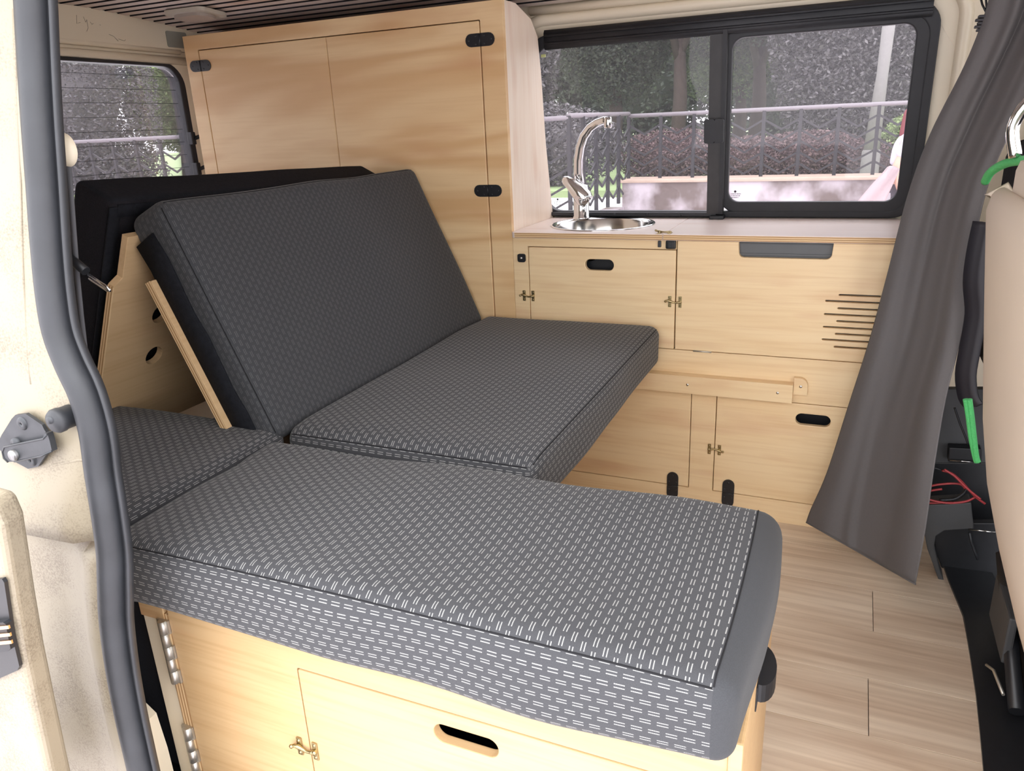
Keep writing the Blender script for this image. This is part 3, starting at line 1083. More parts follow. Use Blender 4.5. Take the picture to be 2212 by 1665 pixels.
# faucet
fb = at(1256, 472, 'y', 2.245)
fx, fy = fb.x, 2.245
fc = thing('faucet', 'chrome mixer tap with tall curved spout behind the sink', 'tap', (fx, fy, 0.7765))
MB().lathe([(0.0, 0.0), (0.028, 0.0), (0.028, 0.005), (0.0245, 0.010), (0.0235, 0.060), (0.024, 0.080), (0.020, 0.100), (0.0, 0.104)], (fx, fy, 0.7765), 'z', 28).build('body', CHROME, fc)
sp = [(1252, 400), (1249, 372), (1249, 345), (1253, 318), (1261, 294), (1275, 275), (1290, 265), (1305, 260), (1313, 261)]
pts = []
for k, (u, v) in enumerate(sp):
    pts.append(at(u, v, 'y', fy - 0.006 * k))
MB().tube(pts, [0.015, 0.0145, 0.014, 0.0135, 0.013, 0.012, 0.0115, 0.011, 0.0105], 14).build('spout', CHROME, fc)
e = pts[-1]
MB().lathe([(0.0, 0.010), (0.010, 0.010), (0.0115, 0.004), (0.0115, -0.016), (0.009, -0.020), (0.0, -0.020)], e, 'z', 20).build('aerator', CHROME, fc)
ly = fy - 0.022
lp = [at(1271, 436, 'y', ly), at(1262, 428, 'y', ly - 0.002), at(1248, 412, 'y', ly - 0.004), at(1234, 398, 'y', ly - 0.008), at(1222, 389, 'y', ly - 0.010), at(1217, 386, 'y', ly - 0.010)]
MB().tube(lp, [0.021, 0.0275, 0.0245, 0.0185, 0.0145, 0.009], 14).build('lever', CHROME, fc)

# ================================================================== bench furniture
BY = 0.68
bx = thing('bench_box', 'beech plywood bench box under the long cushion by the door', 'bench', (-0.5, BY, 0), 'bench boxes by the door')
plate_xz('front_panel', [(-0.905, 0.0), (-0.070, 0.0), (-0.070, 0.418), (-0.905, 0.418)], [rrect(-0.6655, 0.06, -0.12, 0.3435, 0.004, 3)], BY, 0.015, WOOD_B, bx)
bdo = plate_xz('door', rrect(-0.6635, 0.062, -0.122, 0.3415, 0.003, 3), [slot(-0.3985, 0.3045, 0.094, 0.030)], BY - 0.0005, 0.016, WOOD_B, bx, 0.0018)
lt = place(LATCH, 'latch', bdo, (-0.6680, BY - 0.001, 0.198))
lt.scale = (1.05, 1.05, 1.05)
MB().box((-0.070, BY - 0.004, 0.0), (-0.0545, 1.050, 0.420), 0.003).build('end_panel', WOOD_B, bx)
MB().box((-0.905, 1.03, 0.0), (-0.071, 1.045, 0.415)).build('back_panel', WOOD_B, bx)
MB().box((-0.905, BY + 0.016, 0.402), (-0.071, 1.03, 0.416)).build('lid_board', WOOD_B, bx)
MB().box((-0.90, BY + 0.12, 0.02), (-0.08, BY + 0.125, 0.40)).build('dark_backing', BLACK, bx)  # added black sheet paints the box inside dark behind the slot
# hinge stile at the left with two butt hinges
MB().box((-0.966, BY + 0.004, 0.0), (-0.928, BY + 0.022, 0.356), 0.001).build('stile', CREAM, bx)
MB().box((-0.966, BY + 0.000, 0.358), (-0.915, BY + 0.020, 0.418), 0.001).build('stile_head', WOOD_B, bx)
MB().box((-0.927, BY + 0.001, 0.0), (-0.906, BY + 0.018, 0.372), 0.001).build('stile_edge', PLYX, bx)
for (z0, z1) in ((0.246, 0.362), (0.040, 0.156)):
    mb = MB()
    n = 5
    h = (z1 - z0) / n
    for k in range(n):
        mb.tube([(-0.917, BY - 0.004, z0 + k * h + 0.0003), (-0.917, BY - 0.004, z0 + (k + 1) * h - 0.0003)], 0.0066, 12)
    for k in range(n):
        if k % 2 == 0:
            mb.box((-0.917, BY - 0.0035, z0 + k * h), (-0.9060, BY + 0.0005, z0 + (k + 1) * h))
    mb.box((-0.929, BY - 0.0035, z0), (-0.917, BY + 0.001, z1))
    mb.build('butt_hinge', ZINC, bx)
# black half-moon pull on the end panel
mb = MB()
hp = []
for k in range(13):
    a = pi * k / 12
    hp.append((0.8525 - 0.040 * cos(a), 0.019 * sin(a)))
mb.prism(hp, lambda a, b, t: Vector((-0.0540 + b, a, 0.366 + 0.026 * t - 0.3 * b)))
mb.box((-0.0545, 0.800, 0.360), (-0.0528, 0.905, 0.396), 0.0008)
mb.build('pull_handle', BLACK, bx)

# wheel-arch panel and dark carpet between the pillar and the bench box
wa = MB()
wa.prism([(-1.10, -0.2), (-0.965, -0.2), (-0.968, 0.10), (-0.975, 0.17), (-0.995, 0.185), (-1.012, 0.17), (-1.02, 0.13), (-1.10, 0.12)], lambda a, b, t: Vector((a, 0.642 + 0.03 * t, b)))
struct(wa.build('trim_4', CREAM))
struct(MB().box((-1.95, 0.72, 0.0), (-0.972, 0.74, 0.42)).build('wall_near_lining', plain('black_carpet', (0.012, 0.014, 0.022), 0.95, var=0.5, nscale=200)))


# ------------------------------------------------------------------ cushions
def cushion(root, size, r, xf, regions, bulge=0.006, wob=0.0025, seed=0.0, seams=(), cap=None):
    """soft rounded block split into sewn panels. regions: face key -> (part name, material, (u axis, v axis))"""
    hx, hy, hz = [s / 2 for s in size]
    H = (hx, hy, hz)

    def axis(h, n):
        inner = h - r
        a = [-h, -h + r * 0.1, -h + r * 0.25, -h + r * 0.45, -h + r * 0.7]
        b = [-inner + 2 * inner * k / n for k in range(n + 1)]
        return a + b + [-q for q in a[::-1]]
    AX = [axis(hx, max(4, int(size[0] / 0.03))), axis(hy, max(4, int(size[1] / 0.03))), axis(hz, 3)]

    def pos(p):
        q = Vector([max(-(h - r), min(h - r, c)) for c, h in zip(p, H)])
        d = p - q
        # map the square border onto a quarter round
        m = max(abs(d.x), abs(d.y), abs(d.z))
        if m > 1e-9:
            w = q + d.normalized() * r * (m / r)
        else:
            w = q.copy()
        fx_, fy_, fz_ = p.x / hx, p.y / hy, p.z / hz
        if abs(fz_) > 0.98:
            w.z += math.copysign(1, fz_) * bulge * (1 - fx_ ** 4) * (1 - fy_ ** 4)
        k = wob * (1 - 0.0)
        nv = noise.noise(Vector((w.x * 5 + seed, w.y * 5, w.z * 5 + seed))) + 0.8 * noise.noise(Vector((w.x * 2.4 + seed * 2, w.y * 4.5, seed)))
        nn = (w - q)
        if nn.length < 1e-6:
            nn = Vector((0, 0, math.copysign(1, fz_)))
        w += nn.normalized() * nv * k
        return xf(w)
    faces = {}
    for key, (a, b, c, sgn) in {'x+': (1, 2, 0, 1), 'x-': (1, 2, 0, -1), 'y+': (0, 2, 1, 1), 'y-': (0, 2, 1, -1), 'z+': (0, 1, 2, 1), 'z-': (0, 1, 2, -1)}.items():
        faces[key] = (a, b, c, sgn)
    groups = {}
    for key, (nm, mat, uvax) in regions.items():
        a, b, c, sgn = faces[key]
        g = groups.setdefault((nm, key), [[], [], [], mat])
        base = len(g[0])
        gc_ = groups.setdefault((cap[0], 'x+'), [[], [], [], cap[1]]) if cap and key in ('z+', 'y-', 'y+') else None
        baseC = len(gc_[0]) if gc_ else 0
        A, Bx = AX[a], AX[b]
        P = []
        for i in A:
            for j in Bx:
                p = Vector((0, 0, 0))
                p[a] = i
                p[b] = j
                p[c] = sgn * H[c]
                P.append(p)
                g[0].append(pos(p))
                if gc_:
                    gc_[0].append(g[0][-1])
        n = len(Bx)
        for i in range(len(A) - 1):
            for j in range(n - 1):
                q = [i * n + j, (i + 1) * n + j, (i + 1) * n + j + 1, i * n + j + 1]
                flip = (sgn > 0) == (c == 1)
                if flip:
                    q = q[::-1]
                tg, tb = (gc_, baseC) if gc_ and min(P[t].x for t in q) > hx - cap[2] - 1e-5 else (g, base)
                tg[1].append([tb + t for t in q])
                tg[2].append([(P[t][uvax[0]], P[t][uvax[1]]) for t in q])
    for (nm, _), (vs, fs, uv, mat) in groups.items():
        used = sorted({i for f in fs for i in f})
        rem = {o_: n_ for n_, o_ in enumerate(used)}
        mo = mk(nm, [vs[i] for i in used], [[rem[i] for i in f] for f in fs], mat, root, True, uv)
        bmw = bmesh.new()
        bmw.from_mesh(mo.data)
        bmesh.ops.remove_doubles(bmw, verts=bmw.verts[:], dist=0.00005)
        bmw.to_mesh(mo.data)
        bmw.free()
    # sewn edge lines
    for sname, s0, s1 in seams:
        n = 40
        pts = []
        for k in range(n + 1):
            p = Vector(s0).lerp(Vector(s1), k / n)
            pts.append(pos(Vector((p.x * hx, p.y * hy, p.z * hz))))
        MB().tube(pts, 0.0011, 6).build('seam', SEAM, root)


# long bench cushion by the door
bc = thing('bench_cushion', 'long dark grey dashed cushion nearest the open sliding door', 'cushion', (-0.5, 0.80, 0.42), 'bed and bench cushions')
ctr = Vector((-0.505, 0.814, 0.4790))


def bend_bench(p):
    q = p + ctr
    # slightly crowned, sagging ends
    q.z += 0.004 * (1 - (p.x / 0.46) ** 2) - 0.002
    if p.x > 0.40:
        q.x += 0.008 * (1 - (p.y / 0.195) ** 2) * min(1, (p.x - 0.40) / 0.04)
    if p.x < -0.40:
        q.z -= 0.25 * max(0, -0.40 - p.x) ** 1.2 * (p.y < 0.1)
    return q


cushion(bc, (0.900, 0.388, 0.113), 0.028, bend_bench,
        {'z+': ('top_panel', FAB, (0, 1)), 'z-': ('base_panel', FABP, (0, 1)), 'y-': ('front_band', FAB, (2, 0)), 'y+': ('back_band', FAB, (2, 0)),
         'x+': ('end_panel', FABP, (2, 1)), 'x-': ('end_band', FAB, (2, 1))}, 0.005, 0.0075, 1.3,
        (('f', (-0.97, -1, 1), (0.935, -1, 1)), ('e', (0.9378, -0.985, 1), (0.9378, 0.97, 1))), cap=('end_panel', FABP, 0.028))

# cushion behind it, towards the tailgate
rc = thing('corner_cushion', 'dark grey dashed cushion between the door seal and the folded bed boards', 'cushion', (-1.35, 0.86, 0.42), 'bed and bench cushions')
ctr2 = Vector((-1.33, 0.868, 0.4765))
cushion(rc, (0.740, 0.385, 0.108), 0.026, lambda p: p + ctr2 + Vector((0, 0, -0.012 * max(0, -p.x) - 0.02 * max(0, p.y) * 0)),
        {'z+': ('top_panel', FAB, (0, 1)), 'z-': ('base_panel', FABP, (0, 1)), 'y-': ('front_band', FAB, (2, 0)), 'y+': ('back_band', FAB, (2, 0)),
         'x+': ('end_band', FAB, (2, 1)), 'x-': ('end_panel', FABP, (2, 1))}, 0.005, 0.004, 4.1)
MB_rc = MB().box((-1.70, 0.76, 0.0), (-0.975, 1.03, 0.418)).build('bench_box', WOOD_B)
tag(MB_rc, 'plywood bench box under the corner cushion behind the pillar', 'bench', 'bench boxes by the door')

# seat cushion of the bed
sc1 = thing('seat_cushion', 'dark grey dashed seat cushion resting against the galley front', 'cushion', (-0.70, 1.48, 0.42), 'bed and bench cushions')
ctr3 = Vector((-0.696, 1.490, 0.482))


def bend_seat(p):
    q = p + ctr3
    q.z += 0.010 * (p.x > 0) * 0
    q.z -= 0.012 * max(0, (-p.y - 0.40) / 0.06) ** 2 * (p.y < -0.40)
    return q


cushion(sc1, (0.517, 0.910, 0.114), 0.028, bend_seat,
        {'z+': ('top_panel', FAB, (0, 1)), 'z-': ('base_panel', FABP, (0, 1)), 'y-': ('front_band', FAB, (2, 0)), 'y+': ('back_band', FAB, (2, 0)),
         'x+': ('end_band', FAB, (2, 1)), 'x-': ('hinge_band', FAB, (2, 1))}, 0.006, 0.004, 9.0,
        (('r', (1, -0.97, 1), (1, 0.97, 1)), ('f', (-0.97, -1, 1), (0.96, -1, 1))))


def slanted(origin, up, nrm):
    """frame of a leaning cushion or board: local x = across thickness, y = along the van, z = up the slope"""
    o = Vector(origin)
    return lambda p: o + Vector(nrm) * p.x + Vector((0, 1, 0)) * p.y + Vector(up) * p.z


# backrest cushion (leans back on its board)
upv = Vector((-0.190, 0, 0.430)).normalized()
nv_ = Vector((upv.z, 0, -upv.x))
bk = thing('backrest_cushion', 'dark grey dashed backrest cushion leaning back in front of the cupboard', 'cushion', (-1.05, 1.48, 0.53), 'bed and bench cushions')
mid = Vector((-0.953, 1.482, 0.515)) + upv * 0.243 - nv_ * 0.050
sl_ = slanted(mid, upv, nv_)
# local frame for cushion(): x = width along van (y), y = up slope, z = thickness towards the front
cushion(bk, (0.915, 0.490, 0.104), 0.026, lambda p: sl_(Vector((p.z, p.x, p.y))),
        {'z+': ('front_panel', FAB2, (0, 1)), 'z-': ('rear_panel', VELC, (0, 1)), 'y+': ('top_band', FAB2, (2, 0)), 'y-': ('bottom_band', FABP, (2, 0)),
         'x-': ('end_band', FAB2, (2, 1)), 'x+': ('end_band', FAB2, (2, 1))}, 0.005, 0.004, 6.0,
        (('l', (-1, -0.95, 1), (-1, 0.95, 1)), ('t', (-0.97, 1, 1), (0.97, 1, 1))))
# velcro strip along the open end of the backrest
mb = MB()
pts = []
for k in range(9):
    t = -0.225 + 0.42 * k / 8
    pts.append(sl_(Vector((-0.018 + 0.003 * sin(k * 2.1), -0.4585 - 0.001, t))))
mb.sweep(pts, [(-0.026, -0.003), (0.026, -0.003), (0.028, 0.0), (0.026, 0.003), (-0.026, 0.003)], nv_)
mb.build('velcro_strip', VELC, bk)

# rear cushion on the other leg of the folded bed
upr = Vector((0.19, 0, 0.40)).normalized()
nr = Vector((-upr.z, 0, upr.x))
rk = thing('rear_cushion', 'black cushion tilted behind the backrest, below the rear window', 'cushion', (-1.40, 1.48, 0.5), 'bed and bench cushions')
topf = Vector((-1.240, 1.470, 0.957))
midr = topf - upr * 0.24 + nr * 0.050
cushion(rk, (0.93, 0.485, 0.100), 0.016, lambda p: midr + Vector((0, p.x, -0.033 * (p.x + 0.465) / 0.93)) + upr * p.y + nr * p.z,
        {'z+': ('rear_panel', VELC, (0, 1)), 'z-': ('underside', MESHF, (0, 1)), 'y+': ('top_band', VELC, (2, 0)), 'y-': ('bottom_band', VELC, (2, 0)),
         'x-': ('end_band', MESHF, (2, 1)), 'x+': ('end_band', MESHF, (2, 1))}, 0.003, 0.003, 11.0)
mb = MB()
for (a, b) in (((-0.455, -0.23), (-0.455, 0.23)), ((-0.45, 0.222), (0.44, 0.222))):
    p0 = midr + Vector((0, a[0], -0.033 * (a[0] + 0.465) / 0.93)) + upr * a[1] - nr * 0.050
    p1 = midr + Vector((0, b[0], -0.033 * (b[0] + 0.465) / 0.93)) + upr * b[1] - nr * 0.050
    mb.sweep([p0, p0.lerp(p1, 0.5), p1], [(-0.012, -0.002), (0.012, -0.002), (0.012, 0.002), (-0.012, 0.002)], (Vector((0, 1, 0)) if a[0] == b[0] else upr))
mb.build('velcro_strip', VELC, rk)

# folding bed boards: seat board, backrest board, rear board with vent holes
bed = thing('folding_bed_frame', 'folded plywood bed boards with round vent holes behind the backrest', 'bed frame', (-1.05, 1.48, 0.40))
MB().box((-0.93, 1.02, 0.4066), (-0.47, 1.945, 0.4215), 0.001).build('seat_board', WOOD_P, bed)
ob = Vector((-1.048, 0, 0.530)) - upv * 0.11
nm = plate_mesh('backrest_board', rrect(1.006, 0.0, 1.93, 0.425, 0.004, 2), [], 0.015, lambda a, b, c: ob - nv_ * (0.016 - c) + upv * b + Vector((0, a, 0)), 0.001)
link('backrest_board', nm, WOOD_P, bed)
MB().prism([(0.0, 0.0), (0.425, 0.0), (0.425, 1.0), (0.0, 1.0)], lambda a, b, t: ob - nv_ * (0.0232 - 0.0144 * b) + upv * a + Vector((0, 1.0052 + 0.0012 * t, 0))).build('board_edge', PLYA, bed)
orr = Vector((-1.412, 0, 0.500))
hl = []
for (yy, zz) in ((1.115, 0.112), (1.115, 0.216), (1.115, 0.320), (1.30, 0.112), (1.30, 0.216), (1.30, 0.32), (1.55, 0.216), (1.75, 0.216)):
    hl.append(circle(yy, zz + 0.03, 0.0215, 20))
ro = [(0.988, -0.06), (1.93, -0.06), (1.93, 0.37), (1.02, 0.37), (1.02, 0.435), (0.988, 0.435), (0.985, 0.365), (1.0, 0.352), (0.988, 0.345)]
ro = [(0.988, -0.06), (1.93, -0.06), (1.93, 0.40), (1.055, 0.40), (1.050, 0.44), (1.005, 0.44), (1.005, 0.355), (0.988, 0.340)]
nm = plate_mesh('rear_board', ro, hl, 0.015, lambda a, b, c: orr - nr * (c) + upr * b + Vector((0, a, 0)), 0.001)
link('rear_board', nm, WOOD_P, bed)
MB().prism([(-0.06, 0.0), (0.338, 0.0), (0.338, 1.0), (-0.06, 1.0)], lambda a, b, t: orr + nr * (0.0073 - 0.0146 * b) + upr * a + Vector((0, 0.9868 + 0.0012 * t, 0))).build('board_edge', PLYB, bed)
MB().box((-0.93, 1.06, 0.0), (-0.915, 1.93, 0.404)).build('support_panel', WOOD_P, bed)
MB().box((-1.40, 1.07, 0.395), (-0.94, 1.93, 0.4066)).build('base_board', BLACK, bed)

# ================================================================== door pillar, seal and fittings
sealpx = [(72, -60, 0.605), (76, 0, 0.60), (82, 120, 0.595), (90, 260, 0.585), (100, 400, 0.575), (108, 520, 0.568), (118, 630, 0.56), (132, 715, 0.556), (158, 785, 0.553), (188, 850, 0.55),
          (210, 930, 0.548), (222, 1020, 0.545), (236, 1110, 0.54), (246, 1190, 0.538), (248, 1260, 0.535), (250, 1330, 0.535), (262, 1430, 0.532), (280, 1530, 0.53), (300, 1620, 0.527), (318, 1700, 0.525), (350, 1850, 0.52), (390, 2050, 0.515)]
seal_c = [at(u, v, 'y', yy) for u, v, yy in sealpx]


def smooth_path(P, n=4):
    out = []
    for i in range(len(P) - 1):
        p0, p1, p2, p3 = P[max(i - 1, 0)], P[i], P[i + 1], P[min(i + 2, len(P) - 1)]
        for k in range(n):
            t = k / n
            out.append(0.5 * ((2 * p1) + (p2 - p0) * t + (2 * p0 - 5 * p1 + 4 * p2 - p3) * t * t + (3 * p1 - p0 - 3 * p2 + p3) * t ** 3))
    out.append(P[-1])
    return out


seal_p = smooth_path(seal_c)
ds = thing('door_seal', 'thick black rubber seal curving down the sliding door opening', 'door seal', seal_c[-1])
profile = []
for k in range(15):      # hollow bulb
    a = pi * 1.15 - (pi * 1.30) * k / 14
    profile.append((-0.004 + 0.0165 * cos(a), 0.0175 * sin(a)))
profile += [(0.013, -0.006), (0.022, 0.002), (0.0245, 0.0), (0.023, -0.008), (0.0, -0.012), (-0.016, -0.012)]
MB().sweep(seal_p, profile, (1, 0, 0)).build('bulb', RUB, ds)
MB().tube([p + Vector((-0.0195, -0.002, 0)) for p in seal_p], 0.0042, 8).build('outer_lip', RUB, ds)


def seal_x(z):
    best = min(seal_p, key=lambda p: abs(p.z - z))
    return best


# pillar skin: sheet bent round the opening; proud upper part with a ledge, recessed lower part
rowsz = [1.36, 1.25, 1.15, 1.05, 0.95, 0.88, 0.82, 0.78, 0.74, 0.70, 0.66, 0.64, 0.62, 0.60]
cols = [0.004, -0.012, -0.024, -0.034, -0.050, -0.075, -0.11, -0.16, -0.24, -0.34]


def pillar_pt(zz, dx):
    s = seal_x(zz)
    dy = 0.012 - 0.018 * (1 - math.exp(dx / 0.018)) - 0.05 * max(0, -dx - 0.03)
    dy -= 0.006 * math.exp(-((dx + 0.075) / 0.012) ** 2) * 0
    return Vector((s.x + dx, s.y + dy, zz))


vs, fs = [], []
for zz in rowsz:
    for dx in cols:
        p = pillar_pt(zz, dx)
        if dx <= -0.05 and zz < 0.7:      # swell towards the ledge
            p.y -= 0.010 * (0.7 - zz) / 0.1
        p.z += 0.0
        vs.append(p)
nC = len(cols)
for i in range(len(rowsz) - 1):
    for j in range(nC - 1):
        fs.append([i * nC + j, i * nC + j + 1, (i + 1) * nC + j + 1, (i + 1) * nC + j])
# ledge underside goes back to the recessed panel
b0 = len(vs)
for j, dx in enumerate(cols):
    p = vs[(len(rowsz) - 1) * nC + j]
    vs.append(p + Vector((0, 0.030 if dx < -0.03 else 0.004, -0.004)))
for j in range(nC - 1):
    fs.append([(len(rowsz) - 1) * nC + j, (len(rowsz) - 1) * nC + j + 1, b0 + j + 1, b0 + j])
lowz = [0.58, 0.56, 0.52, 0.45, 0.35, 0.25, 0.12, 0.0, -0.15, -0.3]
prev = b0
for zz in lowz:
    b1 = len(vs)
    for j, dx in enumerate(cols):
        s = seal_x(zz)
        d = 0.012 - 0.016 * (1 - math.exp(dx / 0.016)) + (0.014 if dx < -0.06 else 0.0) * min(1, (0.6 - zz) / 0.03) - 0.02 * max(0, -dx - 0.08)
        vs.append(Vector((s.x + dx, s.y + d, zz)))
    for j in range(nC - 1):
        fs.append([prev + j, prev + j + 1, b1 + j + 1, b1 + j])
    prev = b1
pil = mk('trim_5', vs, fs, CREAM_DIM, None, True)
sm_ = pil.modifiers.new('solid', 'SOLIDIFY')
sm_.thickness = 0.004
sm_.offset = -1
struct(pil)


def py(u, v):
    """depth of the pillar skin near a photo position"""
    q = at(u, v, 'y', 0.53)
    for _ in range(4):
        s = seal_x(q.z)
        dx = q.x - s.x
        yy = s.y + 0.012 - 0.018 * (1 - math.exp(min(0, dx) / 0.018)) - 0.05 * max(0, -dx - 0.03)
        q = at(u, v, 'y', yy)
    return q


# striker plate
stp = [(1.7, 954), (10, 937), (32, 902), (40, 893.5), (62, 891), (97.5, 915), (102.6, 925.5), (112, 940), (112, 965), (107.6, 977.6), (89, 1004.5), (67, 1009.6), (38.7, 994.4), (22, 986), (5, 967.5)]
pc = py(60, 950)
YP = pc.y - 0.003
st = thing('door_striker', 'worn dark steel door striker bolted to the cream pillar', 'door striker', (pc.x, YP, pc.z - 0.03))


def pp(u, v, d):
    q = at(u, v, 'y', YP)
    return q + Vector((0, -d, 0))


mb = MB()
n = len(stp)
mb.add([pp(u, v, 0) for u, v in stp] + [pp(u, v, 0.004) for u, v in stp], [list(range(n))[::-1], list(range(n, 2 * n))] + [[k, (k + 1) % n, n + (k + 1) % n, n + k] for k in range(n)])
mb.build('base_plate', DARKST, st)
for (u, v) in ((55, 912), (75, 990)):
    q = pp(u, v, 0.004)
    MB().lathe([(0.0015, 0.001), (0.002, 0.0022), (0.007, 0.0022), (0.0085, 0.0)], q, 'y', 18).build('bolt', DARKST, st)
arm = [(24, 968), (28, 958), (40, 955), (112, 940), (114, 928), (121, 928), (126, 945), (131, 967), (108, 977), (50, 989), (36, 990), (27, 982)]
n = len(arm)
mb = MB()
mb.add([pp(u, v, 0.004) for u, v in arm] + [pp(u, v, 0.011) for u, v in arm], [list(range(n))[::-1], list(range(n, 2 * n))] + [[k, (k + 1) % n, n + (k + 1) % n, n + k] for k in range(n)])
mb.tube([pp(u, v, 0.011) for u, v in [(36, 990), (27, 982), (24, 968), (28, 958), (40, 955), (112, 940), (121, 930)]], 0.0012, 6)
mb.tube([pp(u, v, 0.011) for u, v in [(50, 989), (108, 977), (131, 966)]], 0.0012, 6)
mb.build('striker_arm', DARKST, st)
MB().lathe([(0.0, 0.016), (0.006, 0.016), (0.007, 0.014), (0.007, 0.004)], pp(51, 974, 0.0), 'y', 20).build('striker_pin', plain('worn_pin_steel', (0.30, 0.30, 0.30), 0.35, 0.9, var=0.2), st)
MB().lathe([(0.0, 0.009), (0.006, 0.009), (0.0065, 0.004)], pp(45, 952, 0.0), 'y', 16).build('rivet', DARKST, st)
# rubber bump stop
q = py(146, 897)
bs = thing('bump_stop', 'round black rubber bump stop on the pillar beside the seal', 'bump stop', q)
MB().lathe([(0.0135, -0.012), (0.0135, 0.006), (0.0145, 0.008), (0.0145, 0.014), (0.012, 0.018), (0.0, 0.019)], q + Vector((0.004, -0.004, 0)), 'y', 24).build('stop', RUB, bs)
MB().lathe([(0.0, 0.0215), (0.004, 0.0215), (0.005, 0.018)], q + Vector((0.002, -0.004, 0.003)), 'y', 12).build('stop_screw', DARKST, bs)
q = py(196, 1027)
ps = thing('pillar_screw', 'small dark screw in the cream pillar under the bump stop', 'screw', q)
MB().lathe([(0.0, 0.0010), (0.002, 0.0022), (0.0065, 0.0022), (0.0075, -0.002)], q, 'y', 16).build('head', DARKST, ps)
# dirt and rust under the ledge corner
q = at(175, 1140, 'y', 0.532)
# crease lines pressed in the pillar
crease = [py(u, v) + Vector((0, 0.0015, 0)) for u, v in ((28, 20), (34, 200), (42, 400), (48, 600), (58, 760), (66, 830))]
MB().tube(crease, 0.0022, 6).build('pressed_crease', CREAM_DIM, pil)
crease = [py(u, v) + Vector((0, 0.0015, 0)) for u, v in ((0, 985), (15, 1005), (45, 1018), (75, 1017), (120, 1004), (170, 993), (196, 995))]
MB().tube(crease, 0.0028, 6).build('pressed_crease', CREAM_DIM, pil)
crease = [at(u, v, 'y', 0.552) for u, v in ((122, 1190), (140, 1300), (158, 1400), (178, 1520), (205, 1680))]
MB().tube(crease, 0.004, 6).build('pressed_crease', CREAM_DIM, pil)

# leading edge of the open sliding door
DY = 0.415
dpx = [(-120, 1060), (-20, 1090), (2, 1140), (12, 1200), (30, 1310), (52, 1430), (78, 1550), (104, 1665), (140, 1820), (-120, 1820)]
sdr = thing('sliding_door', 'white leading edge of the open sliding door with copper contacts', 'van door', at(60, 1600, 'y', DY))
n = len(dpx)
P0 = [at(u, v, 'y', DY) for u, v in dpx]
mb = MB()
mb.add(P0 + [p + Vector((-0.01, 0.035, 0)) for p in P0], [list(range(n)), list(range(n, 2 * n))[::-1]] + [[k, (k + 1) % n, n + (k + 1) % n, n + k] for k in range(n)])
o_ = mb.build('door_skin', CREAM_DIM, sdr)
bv = o_.modifiers.new('bev', 'BEVEL')
bv.width = 0.010
bv.segments = 4
cpx = [(-60, 1262), (0, 1248), (12, 1246), (17, 1254), (34, 1370), (49, 1434), (45, 1443), (0, 1463), (-60, 1490)]
n = len(cpx)
P1 = [at(u, v, 'y', DY - 0.0005) for u, v in cpx]
mb = MB()
mb.add(P1 + [p + Vector((0, -0.004, 0)) for p in P1], [list(range(n)), list(range(n, 2 * n))] + [[k, (k + 1) % n, n + (k + 1) % n, n + k] for k in range(n)])
mb.build('contact_plate', BLACKM, sdr)
hs = [(-60, 1345), (20, 1336), (26, 1340), (36, 1393), (30, 1398), (-60, 1412)]
n = len(hs)
P2 = [at(u, v, 'y', DY - 0.0045) for u, v in hs]
mb = MB()
mb.add(P2 + [p + Vector((0, -0.007, 0)) for p in P2], [list(range(n)), list(range(n, 2 * n))] + [[k, (k + 1) % n, n + (k + 1) % n, n + k] for k in range(n)])
mb.build('contact_block', BLACK, sdr)
for k in range(3):
    v0 = 1352 + 16 * k
    u1 = 21 + 3 * k
    q = [(-50, v0 + 4), (u1, v0 - 3), (u1 + 2, v0 + 4), (-50, v0 + 12)]
    q = [at(u, v, 'y', DY - 0.0118) for u, v in q]
    mb = MB()
    mb.add(q + [p + Vector((0, -0.0018, 0)) for p in q], [[0, 1, 2, 3], [4, 5, 6, 7]] + [[k2, (k2 + 1) % 4, 4 + (k2 + 1) % 4, 4 + k2] for k2 in range(4)])
    mb.build('copper_contact', COPPER, sdr)
MB().tube([at(28, 1270, 'y', DY + 0.03), at(38, 1300, 'y', DY + 0.03), at(42, 1335, 'y', DY + 0.03), at(40, 1352, 'y', DY + 0.03)], [0.003, 0.006, 0.006, 0.003], 10).build('rubber_buffer', RUB, sdr)

# seat belt behind the pillar
sb_ = thing('seat_belt', 'black seat belt with chrome tongue and cream anchor cover behind the pillar', 'seat belt', at(170, 700, 'y', 0.64))
q = at(137, 324, 'y', 0.66)
MB().lathe([(0.0, 0.010), (0.008, 0.009), (0.015, 0.006), (0.0195, 0.001), (0.0200, -0.003)], q, 'y', 24).build('anchor_cover', CREAM, sb_)
webl = [at(u, v, 'y', 0.645) for u, v in ((148, 360), (156, 460), (165, 580), (175, 680), (186, 775), (195, 850))]
MB().sweep(webl, [(-0.0035, -0.0008), (0.0035, -0.0008), (0.0035, 0.0008), (-0.0035, 0.0008)], (1, 0.3, 0)).build('webbing', plain('grey_webbing', (0.10, 0.10, 0.11), 0.8), sb_)
MB().tube([at(150, 556, 'y', 0.64), at(166, 570, 'y', 0.64), at(186, 586, 'y', 0.64)], [0.005, 0.006, 0.0058], 10).build('tongue_grip', BLACK, sb_)
a_, b_ = at(192, 597, 'y', 0.64), at(238, 628, 'y', 0.64)
mb = MB()
for k in (-1, 1):
    off = Vector((0.0, 0, 0.0024 * k))
    mb.tube([a_ + off, a_.lerp(b_, 0.85) + off, b_], [0.0018, 0.0018, 0.0016], 8)
mb.build('tongue', CHROME, sb_)

